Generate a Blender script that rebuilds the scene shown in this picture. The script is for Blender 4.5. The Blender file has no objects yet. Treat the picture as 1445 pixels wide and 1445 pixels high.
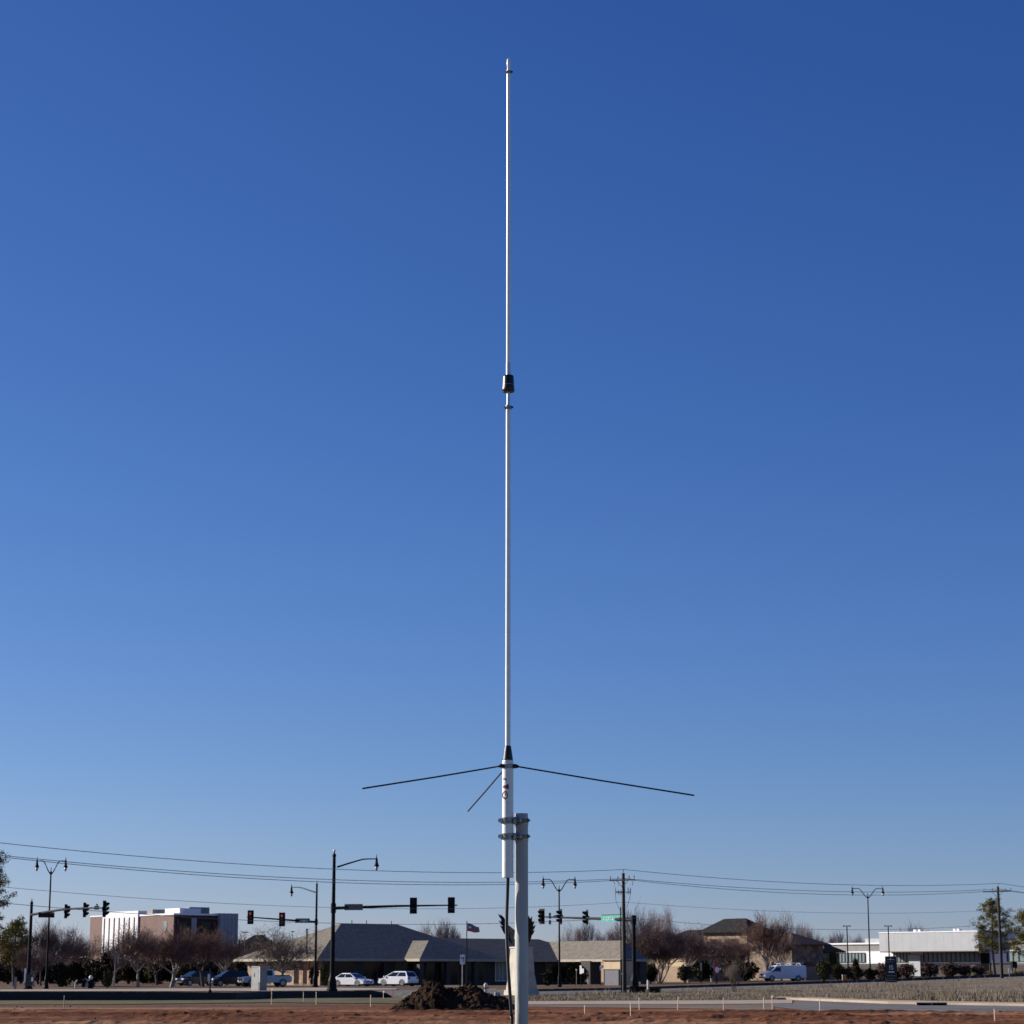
import bpy, math, random
from mathutils import Vector, Matrix, noise
R = math.radians
rnd = random.Random(7)
scn = bpy.context.scene
COL = scn.collection

# ------------------------------------------------------------------ camera numbers
F = 3078.0; CX = CY = 722.5; EYE = 1.7
PITCH = math.atan(647.5 / F)
CP, SP = math.cos(PITCH), math.sin(PITCH)

def P(px, py, Y):
    """world point at ground distance Y whose bearing and elevation were measured in the photograph"""
    u = (px - CX) / F; v = -(py - CY) / F
    dx, dy, dz = u, CP - SP * v, SP + CP * v
    k = Y / dy
    return Vector((dx * k, Y, EYE + dz * k))

def Xof(px, Y): return P(px, 1370, Y).x
def sc(Y): return 3145.0 / Y            # pixels per metre at distance Y

def smooth(a, b, t):
    t = max(0.0, min(1.0, (t - a) / (b - a))); return t * t * (3 - 2 * t)
ZR = [(-4000, 0), (700, 0), (800, .02), (900, .07), (1000, .19), (1100, .33), (1250, .55), (1445, 1.10), (1800, 1.6), (6000, 1.7)]
def T(x, y):
    """terrain height"""
    if y < 100: return 0.0
    px = CX + x / y * 3145
    for (a, za), (b, zb) in zip(ZR, ZR[1:]):
        if px <= b:
            z = za + (zb - za) * max(0, (px - a)) / (b - a); break
    else: z = ZR[-1][1]
    return z * smooth(125, 225, y)

def hit(px, py):
    Y = 50.0; step = 4.0
    while Y < 2500:
        p = P(px, py, Y)
        if p.z <= T(p.x, p.y): break
        Y += step
    a, b = Y - step, Y
    for _ in range(24):
        m = (a + b) / 2; p = P(px, py, m)
        if p.z <= T(p.x, p.y): b = m
        else: a = m
    return P(px, py, b)

def gp(px, Y):
    x = Xof(px, Y); return Vector((x, Y, T(x, Y)))

# ------------------------------------------------------------------ materials
def new_mat(name):
    m = bpy.data.materials.new(name); m.use_nodes = True
    nt = m.node_tree; b = nt.nodes['Principled BSDF']
    return m, nt, b

def mat(name, c, c2=None, scale=3.0, rough=.7, metal=0.0, bump=0.0, bscale=None, detail=4.0, spec=None, lo=.35, hi=.65, sx=(1, 1, 1)):
    m, nt, b = new_mat(name)
    b.inputs['Roughness'].default_value = rough
    b.inputs['Metallic'].default_value = metal
    if spec is not None: b.inputs['Specular IOR Level'].default_value = spec
    if c2 is None: c2 = tuple(v * .82 for v in c)
    tc = nt.nodes.new('ShaderNodeTexCoord'); mp = nt.nodes.new('ShaderNodeMapping')
    mp.inputs['Scale'].default_value = sx
    nt.links.new(tc.outputs['Object'], mp.inputs['Vector'])
    n = nt.nodes.new('ShaderNodeTexNoise'); n.inputs['Scale'].default_value = scale; n.inputs['Detail'].default_value = detail
    nt.links.new(mp.outputs['Vector'], n.inputs['Vector'])
    r = nt.nodes.new('ShaderNodeValToRGB')
    r.color_ramp.elements[0].position = lo; r.color_ramp.elements[0].color = (*c2, 1)
    r.color_ramp.elements[1].position = hi; r.color_ramp.elements[1].color = (*c, 1)
    nt.links.new(n.outputs['Fac'], r.inputs['Fac']); nt.links.new(r.outputs['Color'], b.inputs['Base Color'])
    if bump:
        n2 = nt.nodes.new('ShaderNodeTexNoise'); n2.inputs['Scale'].default_value = bscale or scale * 4; n2.inputs['Detail'].default_value = 6
        nt.links.new(mp.outputs['Vector'], n2.inputs['Vector'])
        bp = nt.nodes.new('ShaderNodeBump'); bp.inputs['Strength'].default_value = bump; bp.inputs['Distance'].default_value = .05
        nt.links.new(n2.outputs['Fac'], bp.inputs['Height']); nt.links.new(bp.outputs['Normal'], b.inputs['Normal'])
    return m

def brick_mat(name, c1, c2, mortar, scale=1.0):
    m, nt, b = new_mat(name); b.inputs['Roughness'].default_value = .85
    tc = nt.nodes.new('ShaderNodeTexCoord'); sep = nt.nodes.new('ShaderNodeSeparateXYZ'); cmb = nt.nodes.new('ShaderNodeCombineXYZ')
    add = nt.nodes.new('ShaderNodeMath'); add.operation = 'ADD'
    nt.links.new(tc.outputs['Object'], sep.inputs[0])
    nt.links.new(sep.outputs['X'], add.inputs[0]); nt.links.new(sep.outputs['Y'], add.inputs[1])
    nt.links.new(add.outputs[0], cmb.inputs['X']); nt.links.new(sep.outputs['Z'], cmb.inputs['Y'])
    br = nt.nodes.new('ShaderNodeTexBrick'); br.inputs['Scale'].default_value = scale
    br.inputs['Color1'].default_value = (*c1, 1); br.inputs['Color2'].default_value = (*c2, 1); br.inputs['Mortar'].default_value = (*mortar, 1)
    br.inputs['Brick Width'].default_value = .30; br.inputs['Row Height'].default_value = .10; br.inputs['Mortar Size'].default_value = .012
    nt.links.new(cmb.outputs[0], br.inputs['Vector'])
    n = nt.nodes.new('ShaderNodeTexNoise'); n.inputs['Scale'].default_value = .35; n.inputs['Detail'].default_value = 5
    nt.links.new(tc.outputs['Object'], n.inputs['Vector'])
    mx = nt.nodes.new('ShaderNodeMix'); mx.data_type = 'RGBA'; mx.blend_type = 'MULTIPLY'; mx.inputs['Factor'].default_value = .55
    nt.links.new(br.outputs['Color'], mx.inputs['A']); nt.links.new(n.outputs['Fac'], mx.inputs['B'])
    g = nt.nodes.new('ShaderNodeBrightContrast'); g.inputs['Bright'].default_value = .02
    nt.links.new(mx.outputs['Result'], g.inputs['Color']); nt.links.new(g.outputs[0], b.inputs['Base Color'])
    return m

def emit_mat(name, c, s):
    m, nt, b = new_mat(name)
    b.inputs['Base Color'].default_value = (*c, 1); b.inputs['Emission Color'].default_value = (*c, 1); b.inputs['Emission Strength'].default_value = s
    return m

def glass_mat(name, c, rough=.12, spec=.5):
    m, nt, b = new_mat(name); 
    b.inputs['Base Color'].default_value = (*c, 1); b.inputs['Roughness'].default_value = rough
    b.inputs['Specular IOR Level'].default_value = spec
    return m

M = dict(
    white_tube=mat('white_tube_paint', (.80, .82, .79), (.74, .76, .73), 30, rough=.32),
    white_rod=mat('white_fibreglass', (.80, .82, .79), (.74, .76, .73), 40, rough=.3),
    aluminium=mat('brushed_aluminium', (.55, .60, .70), (.46, .5, .58), 40, rough=.38, metal=.25),
    black_plastic=mat('black_plastic', (.006, .006, .007), (.004, .004, .005), 20, rough=.38),
    clamp=mat('stained_steel', (.34, .34, .33), (.16, .15, .14), 90, rough=.35, metal=.5),
    steel=mat('bright_steel', (.6, .6, .6), (.4, .4, .4), 60, rough=.35, metal=.4),
    radial=mat('dark_radial_steel', (.05, .06, .08), (.03, .035, .05), 30, rough=.35, metal=.5),
    galv=mat('galvanised_steel', (.42, .435, .42), (.25, .262, .255), 9, rough=.5, metal=.1, sx=(1, 1, .22), bump=.12, bscale=45, lo=.28, hi=.72),
    coax=mat('black_cable_jacket', (.008, .008, .009), (.005, .005, .006), 20, rough=.45),
    red_ink=mat('dark_red_ink', (.22, .012, .03), (.1, .01, .03), 90, rough=.4),
    black_ink=mat('black_ink', (.02, .02, .025), (.012, .012, .016), 90, rough=.4),
    dark_pole=mat('black_painted_metal', (.009, .010, .013), (.006, .007, .009), 4, rough=.55, spec=.08),
    signal=mat('black_signal_housing', (.010, .010, .011), (.006, .006, .007), 6, rough=.65, spec=.2),
    lens_dark=glass_mat('unlit_signal_lens', (.03, .035, .03)),
    lens_red=emit_mat('lit_red_lens', (.55, .10, .09), .16),
    lamp_glass=glass_mat('pale_lamp_lens', (.36, .39, .42), .2),
    green_sign=mat('green_sign_sheeting', (.01, .19, .13), (.008, .16, .11), 8, rough=.35),
    sunlit_sign=mat('sunlit_green_sign_sheeting', (.16, .62, .48), (.1, .5, .4), 6, rough=.3),  # green sheeting lightened to mint, sunshine mixed into its colour
    sign_white=mat('white_sign_sheeting', (.82, .82, .82), (.74, .74, .74), 8, rough=.4),
    sign_grey=mat('grey_sign_back', (.16, .155, .15), (.12, .115, .11), 8, rough=.5, metal=.2),
    sign_black=mat('black_sign_panel', (.010, .010, .012), (.006, .006, .008), 5, rough=.5),
    white_paint=mat('white_paint', (.78, .78, .79), (.70, .70, .71), 2, rough=.5),
    wood_pole=mat('creosote_wood', (.035, .028, .024), (.018, .015, .013), 5, rough=.85, sx=(6, 6, .6)),
    insulator=mat('grey_insulator', (.3, .31, .33), (.2, .2, .22), 20, rough=.4),
    wire=mat('weathered_wire', (.16, .18, .21), (.13, .15, .18), 2, rough=.6),
    car_white=mat('white_car_paint', (.82, .82, .84), (.8, .8, .82), 1, rough=.22),
    car_blue=mat('dark_blue_car_paint', (.008, .012, .028), (.007, .010, .024), 1, rough=.2),
    car_black=mat('black_car_paint', (.008, .01, .02), (.007, .008, .015), 1, rough=.2),
    car_grey=mat('grey_truck_paint', (.55, .54, .53), (.5, .49, .48), 1, rough=.25),
    car_glass=glass_mat('tinted_car_glass', (.012, .016, .022), .06),
    tyre=mat('tyre_rubber', (.012, .012, .012), (.008, .008, .008), 10, rough=.85),
    rim=mat('alloy_rim', (.35, .36, .38), (.25, .26, .28), 10, rough=.35, metal=.8),
    headlight=glass_mat('headlight_glass', (.6, .62, .65), .1),
    taillight=glass_mat('taillight_red', (.25, .01, .01), .15),
    trim=mat('black_trim', (.015, .015, .016), (.01, .01, .011), 8, rough=.6),
    chrome=mat('chrome', (.6, .6, .62), (.5, .5, .52), 8, rough=.15, metal=1),
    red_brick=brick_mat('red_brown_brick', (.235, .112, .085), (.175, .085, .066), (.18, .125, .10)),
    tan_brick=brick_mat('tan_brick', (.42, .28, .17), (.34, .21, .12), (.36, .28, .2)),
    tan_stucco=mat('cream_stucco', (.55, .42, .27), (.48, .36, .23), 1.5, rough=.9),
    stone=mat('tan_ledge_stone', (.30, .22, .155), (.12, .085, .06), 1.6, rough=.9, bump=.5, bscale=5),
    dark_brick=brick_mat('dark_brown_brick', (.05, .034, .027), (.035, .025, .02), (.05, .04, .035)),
    limestone=mat('pale_limestone', (.48, .43, .35), (.38, .34, .28), 2.5, rough=.85, bump=.2, bscale=12),
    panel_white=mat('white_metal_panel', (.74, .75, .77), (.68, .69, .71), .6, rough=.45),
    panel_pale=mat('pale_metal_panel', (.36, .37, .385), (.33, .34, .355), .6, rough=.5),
    panel_grey=mat('grey_metal_panel', (.20, .19, .185), (.17, .16, .155), .8, rough=.6),
    brown_panel=mat('dark_brown_panel', (.045, .028, .028), (.032, .02, .021), .5, rough=.6, spec=.1),
    panel_blue_shade=mat('blue_grey_shade_panel', (.25, .28, .33), (.22, .245, .29), .8, rough=.5),
    mullion=mat('dark_mullion', (.02, .025, .03), (.015, .018, .02), 4, rough=.4),
    window=glass_mat('dark_window_glass', (.008, .009, .013), .1, .12),
    window_pale=glass_mat('pale_teal_glass', (.17, .23, .23), .3),
    window_teal=glass_mat('teal_glass', (.03, .085, .10), .3),
    shingle=mat('grey_shingle', (.225, .20, .165), (.16, .142, .118), 2.2, spec=.06, rough=.9, bump=.2, bscale=8, detail=8),
    shingle_dark=mat('charcoal_shingle', (.032, .031, .031), (.02, .0195, .02), 2.2, spec=.06, rough=.9, bump=.2, bscale=8),
    tile_red=mat('brown_red_tile', (.105, .042, .028), (.06, .028, .022), 2.5, rough=.85, bump=.3, bscale=7),
    fascia=mat('pale_fascia', (.42, .345, .27), (.35, .29, .22), 1, rough=.7),
    soffit=mat('brown_soffit', (.12, .075, .05), (.09, .055, .04), 1, rough=.9),
    door_wood=mat('stained_wood', (.30, .15, .07), (.2, .1, .05), 3, rough=.6),
    metal_door=mat('grey_blue_gate', (.085, .085, .105), (.07, .07, .09), 2, rough=.6),
    bark_pale=mat('pale_bark', (.36, .30, .25), (.2, .165, .14), 2.0, rough=.9),
    bark_dark=mat('dark_bark', (.09, .07, .06), (.05, .04, .035), 2.0, rough=.9),
    twig_plum=mat('plum_brown_twigs', (.20, .135, .115), (.12, .082, .072), 1.1, spec=.08, rough=.9),
    twig_red=mat('red_brown_twigs', (.21, .128, .10), (.13, .08, .066), 1.1, spec=.08, rough=.9),
    twig_grey=mat('grey_brown_twigs', (.24, .19, .155), (.15, .12, .1), 1.1, spec=.08, rough=.9),
    twig_far=mat('far_grey_twigs', (.27, .225, .22), (.19, .155, .155), .8, spec=.08, rough=.9),
    needle=mat('olive_pine_needles', (.23, .185, .04), (.06, .065, .02), .9, spec=.08, rough=.8),
    cedar=mat('dark_cedar_leaves', (.034, .034, .016), (.013, .016, .009), 1.3, spec=.08, rough=.8),
    olive=mat('olive_shrub_leaves', (.09, .08, .03), (.04, .042, .018), 1.3, spec=.08, rough=.8),
    hedge_brown=mat('winter_brown_hedge', (.10, .062, .05), (.05, .034, .03), 1.3, spec=.08, rough=.9),
    straw=mat('straw_grass', (.42, .33, .18), (.28, .22, .12), .7, spec=.08, rough=.9),
    dry_grass=mat('dry_grass_blades', (.30, .235, .155), (.17, .138, .09), .35, spec=.06, rough=.9),
    verge=mat('dormant_grass_ground', (.205, .165, .125), (.12, .10, .07), .22, spec=.06, rough=.95, detail=9, bump=.6, bscale=3),
    olive_ground=mat('olive_grass_strip', (.15, .13, .075), (.095, .085, .05), .5, spec=.06, rough=.95, detail=8),
    asphalt=mat('worn_asphalt', (.17, .16, .158), (.125, .118, .115), .3, spec=.06, rough=.9, detail=8),
    concrete=mat('pale_concrete', (.40, .32, .25), (.31, .25, .195), .4, spec=.06, rough=.85, detail=8),
    concrete_dull=mat('dusty_concrete', (.20, .155, .12), (.15, .115, .09), .3, spec=.06, rough=.9, detail=8),
    fence_black=mat('black_silt_fabric', (.014, .014, .016), (.009, .009, .010), 1.2, rough=.7),
    stake=mat('bare_lath_wood', (.42, .35, .26), (.32, .26, .19), 6, rough=.8),
    stake_red=mat('red_lath_paint', (.32, .035, .03), (.2, .03, .03), 6, rough=.7),
    pink=mat('pink_ribbon', (.8, .35, .3), (.7, .3, .25), 6, rough=.6),
    cabinet=mat('grey_cabinet_paint', (.23, .235, .235), (.195, .2, .2), 1.5, rough=.45),
    bronze=mat('dark_bronze', (.016, .013, .012), (.009, .008, .008), 3, rough=.45, metal=.4),
    hydrant=mat('silver_paint', (.42, .43, .42), (.3, .31, .3), 8, rough=.5),
    flag_blue=mat('faded_blue_cloth', (.16, .18, .27), (.12, .13, .2), 2, rough=.8),
    flag_red=mat('faded_red_cloth', (.34, .12, .10), (.26, .09, .08), 2, rough=.8),
    sign_red=mat('red_sign_sheeting', (.36, .03, .03), (.26, .025, .025), 4, rough=.5),
    orange_box=mat('orange_stone_block', (.42, .25, .12), (.3, .18, .09), 3, rough=.8),
)

def soil_mat():
    m, nt, b = new_mat('red_construction_soil'); b.inputs['Roughness'].default_value = 1.0; b.inputs['Specular IOR Level'].default_value = .03
    tc = nt.nodes.new('ShaderNodeTexCoord'); L = nt.links.new
    def nz(scale, det, sx):
        mp = nt.nodes.new('ShaderNodeMapping'); mp.inputs['Scale'].default_value = sx; L(tc.outputs['Object'], mp.inputs['Vector'])
        n = nt.nodes.new('ShaderNodeTexNoise'); n.inputs['Scale'].default_value = scale; n.inputs['Detail'].default_value = det; L(mp.outputs['Vector'], n.inputs['Vector']); return n
    a = nz(.10, 6, (.5, 1.3, 1)); c = nz(1.3, 8, (1, 1, 1)); e = nz(.05, 4, (1, 1, 1))
    r1 = nt.nodes.new('ShaderNodeValToRGB'); cr = r1.color_ramp
    cr.elements[0].position = .34; cr.elements[0].color = (.105, .042, .021, 1)
    cr.elements[1].position = .68; cr.elements[1].color = (.34, .19, .112, 1)
    q = cr.elements.new(.5); q.color = (.185, .078, .042, 1)
    L(a.outputs['Fac'], r1.inputs['Fac'])
    r2 = nt.nodes.new('ShaderNodeValToRGB'); r2.color_ramp.elements[0].position = .3; r2.color_ramp.elements[0].color = (.6, .6, .6, 1)
    r2.color_ramp.elements[1].position = .7; r2.color_ramp.elements[1].color = (1.15, 1.15, 1.15, 1); L(c.outputs['Fac'], r2.inputs['Fac'])
    mx = nt.nodes.new('ShaderNodeMix'); mx.data_type = 'RGBA'; mx.blend_type = 'MULTIPLY'; mx.inputs['Factor'].default_value = 1
    L(r1.outputs['Color'], mx.inputs['A']); L(r2.outputs['Color'], mx.inputs['B'])
    # farther ground: tan dead turf and litter instead of stripped soil
    sp = nt.nodes.new('ShaderNodeSeparateXYZ'); L(tc.outputs['Object'], sp.inputs[0])
    wob = nt.nodes.new('ShaderNodeMath'); wob.operation = 'MULTIPLY_ADD'; wob.inputs[1].default_value = 26; L(e.outputs['Fac'], wob.inputs[0]); L(sp.outputs['Y'], wob.inputs[2])
    mr = nt.nodes.new('ShaderNodeMapRange'); mr.inputs['From Min'].default_value = 116; mr.inputs['From Max'].default_value = 128; L(wob.outputs[0], mr.inputs['Value'])
    r3 = nt.nodes.new('ShaderNodeValToRGB'); r3.color_ramp.elements[0].position = .3; r3.color_ramp.elements[0].color = (.09, .064, .048, 1)
    r3.color_ramp.elements[1].position = .7; r3.color_ramp.elements[1].color = (.175, .118, .086, 1); L(a.outputs['Fac'], r3.inputs['Fac'])
    mx2 = nt.nodes.new('ShaderNodeMix'); mx2.data_type = 'RGBA'; L(mr.outputs[0], mx2.inputs['Factor']); L(mx.outputs['Result'], mx2.inputs['A']); L(r3.outputs['Color'], mx2.inputs['B'])
    mr2 = nt.nodes.new('ShaderNodeMapRange'); mr2.inputs['From Min'].default_value = 56; mr2.inputs['From Max'].default_value = 40; L(sp.outputs['Y'], mr2.inputs['Value'])  # unseen near ground, toned neutral so less red light bounces up
    mx3 = nt.nodes.new('ShaderNodeMix'); mx3.data_type = 'RGBA'; L(mr2.outputs[0], mx3.inputs['Factor']); L(mx2.outputs['Result'], mx3.inputs['A'])
    r4 = nt.nodes.new('ShaderNodeValToRGB'); r4.color_ramp.elements[0].color = (.09, .09, .05, 1); r4.color_ramp.elements[1].color = (.17, .155, .10, 1); L(c.outputs['Fac'], r4.inputs['Fac']); L(r4.outputs['Color'], mx3.inputs['B'])
    L(mx3.outputs['Result'], b.inputs['Base Color'])
    bp = nt.nodes.new('ShaderNodeBump'); bp.inputs['Strength'].default_value = .8; bp.inputs['Distance'].default_value = .15
    L(c.outputs['Fac'], bp.inputs['Height']); L(bp.outputs['Normal'], b.inputs['Normal'])
    return m
M['soil'] = soil_mat()
M['spoil'] = mat('dark_spoil_soil', (.050, .029, .0185), (.014, .009, .0065), .9, spec=.03, rough=.98, detail=9, bump=1.0, bscale=2.5)

# ------------------------------------------------------------------ mesh builder
class MB:
    def __init__(s): s.v = []; s.f = []
    def add(s, vs, fs):
        o = len(s.v); s.v += [tuple(v) for v in vs]; s.f += [tuple(i + o for i in f) for f in fs]; return s
    def box(s, c, d, m=None):
        x, y, z = (q / 2 for q in d); c = Vector(c)
        vs = [Vector((i * x, j * y, k * z)) for k in (-1, 1) for j in (-1, 1) for i in (-1, 1)]
        if m: vs = [m @ v for v in vs]
        return s.add([c + v for v in vs], [(0, 2, 3, 1), (4, 5, 7, 6), (0, 1, 5, 4), (2, 6, 7, 3), (0, 4, 6, 2), (1, 3, 7, 5)])
    def span(s, a, b, c, d):           # box between corner a and corner b in a grid of local axes is just box by limits
        return s.box(((a[0]+b[0])/2, (a[1]+b[1])/2, (a[2]+b[2])/2), (abs(b[0]-a[0]), abs(b[1]-a[1]), abs(b[2]-a[2])))
    def lim(s, x0, x1, y0, y1, z0, z1):
        return s.box(((x0+x1)/2, (y0+y1)/2, (z0+z1)/2), (abs(x1-x0), abs(y1-y0), abs(z1-z0)))
    def tube(s, pts, rad, n=8, cap=True):
        pts = [Vector(p) for p in pts]
        if not hasattr(rad, '__len__'): rad = [rad] * len(pts)
        rings = []
        up0 = None
        for i, p in enumerate(pts):
            d = (pts[min(i + 1, len(pts) - 1)] - pts[max(i - 1, 0)])
            if d.length < 1e-9: d = Vector((0, 0, 1))
            d.normalize()
            ref = Vector((0, 0, 1)) if abs(d.z) < .9 else Vector((0, 1, 0))
            a = d.cross(ref).normalized(); b = d.cross(a)
            rings.append([p + (a * math.cos(2 * math.pi * k / n) + b * math.sin(2 * math.pi * k / n)) * rad[i] for k in range(n)])
        fs = []
        for i in range(len(pts) - 1):
            for k in range(n):
                k2 = (k + 1) % n
                fs.append((i * n + k, i * n + k2, (i + 1) * n + k2, (i + 1) * n + k))
        if cap:
            fs.append(tuple(range(n))); fs.append(tuple((len(pts) - 1) * n + k for k in reversed(range(n))))
        return s.add([v for r in rings for v in r], fs)
    def lathe(s, prof, o=(0, 0, 0), n=16):
        o = Vector(o); vs = []; fs = []
        for r, z in prof:
            for k in range(n):
                a = 2 * math.pi * k / n; vs.append(o + Vector((r * math.cos(a), r * math.sin(a), z)))
        for i in range(len(prof) - 1):
            for k in range(n):
                k2 = (k + 1) % n; fs.append((i * n + k, i * n + k2, (i + 1) * n + k2, (i + 1) * n + k))
        fs.append(tuple(reversed(range(n)))); fs.append(tuple((len(prof) - 1) * n + k for k in range(n)))
        return s.add(vs, fs)
    def prism(s, poly, z0, z1):
        n = len(poly); vs = [(x, y, z0) for x, y in poly] + [(x, y, z1) for x, y in poly]
        fs = [tuple(reversed(range(n))), tuple(range(n, 2 * n))] + [(k, (k + 1) % n, n + (k + 1) % n, n + k) for k in range(n)]
        return s.add(vs, fs)
    def slab(s, pts, nrm, th):
        """flat polygon with real thickness along nrm"""
        nrm = Vector(nrm).normalized() * th; n = len(pts)
        vs = [Vector(p) for p in pts] + [Vector(p) + nrm for p in pts]
        fs = [tuple(reversed(range(n))), tuple(range(n, 2 * n))] + [(k, (k + 1) % n, n + (k + 1) % n, n + k) for k in range(n)]
        return s.add(vs, fs)
    def build(s, name, m, parent=None, smooth=False, loc=None, label=None):
        me = bpy.data.meshes.new(name); me.from_pydata(s.v, [], s.f); me.update()
        if smooth: me.polygons.foreach_set('use_smooth', [len(f) <= 4 for f in s.f])
        me.materials.append(m)
        o = bpy.data.objects.new(name, me); COL.objects.link(o)
        if parent: o.parent = parent
        if loc is not None: o.location = loc
        if label: o['label'] = label
        return o

def tag(o, label=None, cat=None, group=None, kind=None):
    if label: o['label'] = label
    if cat: o['category'] = cat
    if group: o['group'] = group
    if kind: o['kind'] = kind
    return o
def thing(name, label, cat, loc=(0, 0, 0), rz=0.0, group=None):
    o = bpy.data.objects.new(name, None); COL.objects.link(o)
    o.location = loc; o.rotation_euler = (0, 0, rz); o.empty_display_size = .2
    return tag(o, label, cat, group)
def copy_tree(o, parent=None):
    c = o.copy(); COL.objects.link(c)
    if parent: c.parent = parent
    for ch in list(o.children): copy_tree(ch, c)
    return c

# ------------------------------------------------------------------ world, sun, camera
SUN_EL, SUN_B = R(22), R(19.5)     # low sun from the left, a little behind the scene
S = Vector((-math.cos(SUN_B) * math.cos(SUN_EL), math.sin(SUN_B) * math.cos(SUN_EL), math.sin(SUN_EL)))
w = bpy.data.worlds.new('World'); scn.world = w; w.use_nodes = True
nt = w.node_tree; bg = nt.nodes['Background']; bg.inputs['Strength'].default_value = .066
sky = nt.nodes.new('ShaderNodeTexSky'); sky.sky_type = 'NISHITA'; sky.sun_disc = False
sky.sun_elevation = SUN_EL; sky.sun_rotation = math.atan2(S.x, S.y)
sky.altitude = 300; sky.air_density = 1.0; sky.dust_density = .3; sky.ozone_density = 2.0
tc = nt.nodes.new('ShaderNodeTexCoord'); mp = nt.nodes.new('ShaderNodeMapping'); mp.vector_type = 'POINT'
mp.inputs['Scale'].default_value = (1, 1, 1.1); mp.inputs['Location'].default_value = (0, 0, .02)
nt.links.new(tc.outputs['Generated'], mp.inputs['Vector'])
vn = nt.nodes.new('ShaderNodeVectorMath'); vn.operation = 'NORMALIZE'
nt.links.new(mp.outputs['Vector'], vn.inputs[0]); nt.links.new(vn.outputs[0], sky.inputs['Vector'])
# per-channel response of the camera to the clear winter sky (deeper blue overhead, paler low down)
sp_ = nt.nodes.new('ShaderNodeSeparateColor'); cb_ = nt.nodes.new('ShaderNodeCombineColor')
nt.links.new(sky.outputs['Color'], sp_.inputs[0])
GR = []
for ch, (k_, g_) in zip(('Red', 'Green', 'Blue'), ((.2456, 1.529), (.415, 1.233), (1.0236, .950))):
    pw = nt.nodes.new('ShaderNodeMath'); pw.operation = 'POWER'; pw.inputs[1].default_value = g_
    ml = nt.nodes.new('ShaderNodeMath'); ml.operation = 'MULTIPLY'; ml.inputs[1].default_value = k_
    nt.links.new(sp_.outputs[ch], pw.inputs[0]); nt.links.new(pw.outputs[0], ml.inputs[0]); nt.links.new(ml.outputs[0], cb_.inputs[ch]); GR.append((pw, ml))
nt.links.new(cb_.outputs[0], bg.inputs['Color'])

sl = bpy.data.lights.new('sun', 'SUN'); sl.energy = 4.6; sl.angle = R(.53); sl.color = (1, .93, .83)
so = bpy.data.objects.new('sun', sl); COL.objects.link(so); so.rotation_euler = S.to_track_quat('Z', 'Y').to_euler()

cam = bpy.data.cameras.new('camera'); co = bpy.data.objects.new('camera', cam); COL.objects.link(co)
co.location = (0, 0, EYE); co.rotation_euler = (R(90) + PITCH, 0, 0)
cam.sensor_fit = 'HORIZONTAL'; cam.sensor_width = 36; cam.lens = F / 1445 * 36
cam.clip_start = .1; cam.clip_end = 9000
cam.dof.use_dof = True; cam.dof.focus_distance = 8.5; cam.dof.aperture_fstop = 30
scn.camera = co
scn.view_settings.view_transform = 'Standard'; scn.view_settings.look = 'None'; scn.view_settings.gamma = 1
scn.view_settings.exposure = .75

# ------------------------------------------------------------------ ground
def ground():
    ys = []; y = -60.0
    while y < 60: ys.append(y); y += 20
    y = 60.0
    while y < 122: ys.append(y); y += .3
    while y < 300: ys.append(y); y += 6
    while y < 900: ys.append(y); y += 40
    while y < 6200: ys.append(y); y += 500
    ts = [-1.0 + 2.0 * i / 330 for i in range(331)]
    vs = []
    for y in ys:
        hw = 34 if y <= 122 else 34 + (y - 122) * 1.5
        if y <= 60: hw = 34 + (60 - y) * 1.0
        for t in ts:
            x = t * hw
            z = T(x, y)
            if 60 < y < 121:
                q = Vector((x * .10, y * .45, 0)); k = smooth(60, 66, y) * (1 - smooth(90, 104, y))
                h = noise.noise(q) * .08 + noise.noise(Vector((x * .35, y * 1.1, 5))) * .05
                rg = noise.noise(Vector((x * .22, y * .75, 9)))
                h += max(0, rg - .18) * .30 * (1 + .8 * noise.noise(Vector((x * 2.0, y * 2.2, 3))))
                h += abs(noise.noise(Vector((x * 2.6, y * 2.4, 2)))) * .06
                z += h * k
            vs.append((x, y, z))
    n = len(ts); fs = []
    for j in range(len(ys) - 1):
        for i in range(n - 1):
            a = j * n + i; fs.append((a, a + 1, a + n + 1, a + n))
    b = MB(); b.add(vs, fs); tag(b.build('ground', M['soil']), kind='structure')
ground()

def lerp_poly(pl, x):
    if x <= pl[0][0]: (a, ya), (b, yb) = pl[0], pl[1]
    elif x >= pl[-1][0]: (a, ya), (b, yb) = pl[-2], pl[-1]
    else:
        for (a, ya), (b, yb) in zip(pl, pl[1:]):
            if a <= x <= b: break
    return ya + (yb - ya) * (x - a) / (b - a)

def sheet(name, m, near, far, x0, x1, off, th=.0, nx=90, ny=6, kind='structure'):
    vs = []; fs = []
    for i in range(nx + 1):
        px = x0 + (x1 - x0) * i / nx
        a = hit(px, lerp_poly(near, px)); c = hit(px, lerp_poly(far, px))
        for j in range(ny + 1):
            q = a.lerp(c, j / ny); vs.append((q.x, q.y, T(q.x, q.y) + off))
    k = ny + 1
    for i in range(nx):
        for j in range(ny):
            a = i * k + j; fs.append((a, a + k, a + k + 1, a + 1))
    if th:   # a real edge: skirt down round the outline
        loop = [i * k for i in range(nx + 1)] + [nx * k + j for j in range(1, k)] + [i * k + ny for i in range(nx - 1, -1, -1)] + [j for j in range(ny - 1, 0, -1)]
        o = len(vs); vs += [(vs[q][0], vs[q][1], vs[q][2] - th) for q in loop]; n = len(loop)
        for q in range(n): fs.append((loop[(q + 1) % n], loop[q], o + q, o + (q + 1) % n))
    b = MB(); b.add(vs, fs); return tag(b.build(name, m), kind=kind)

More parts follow.
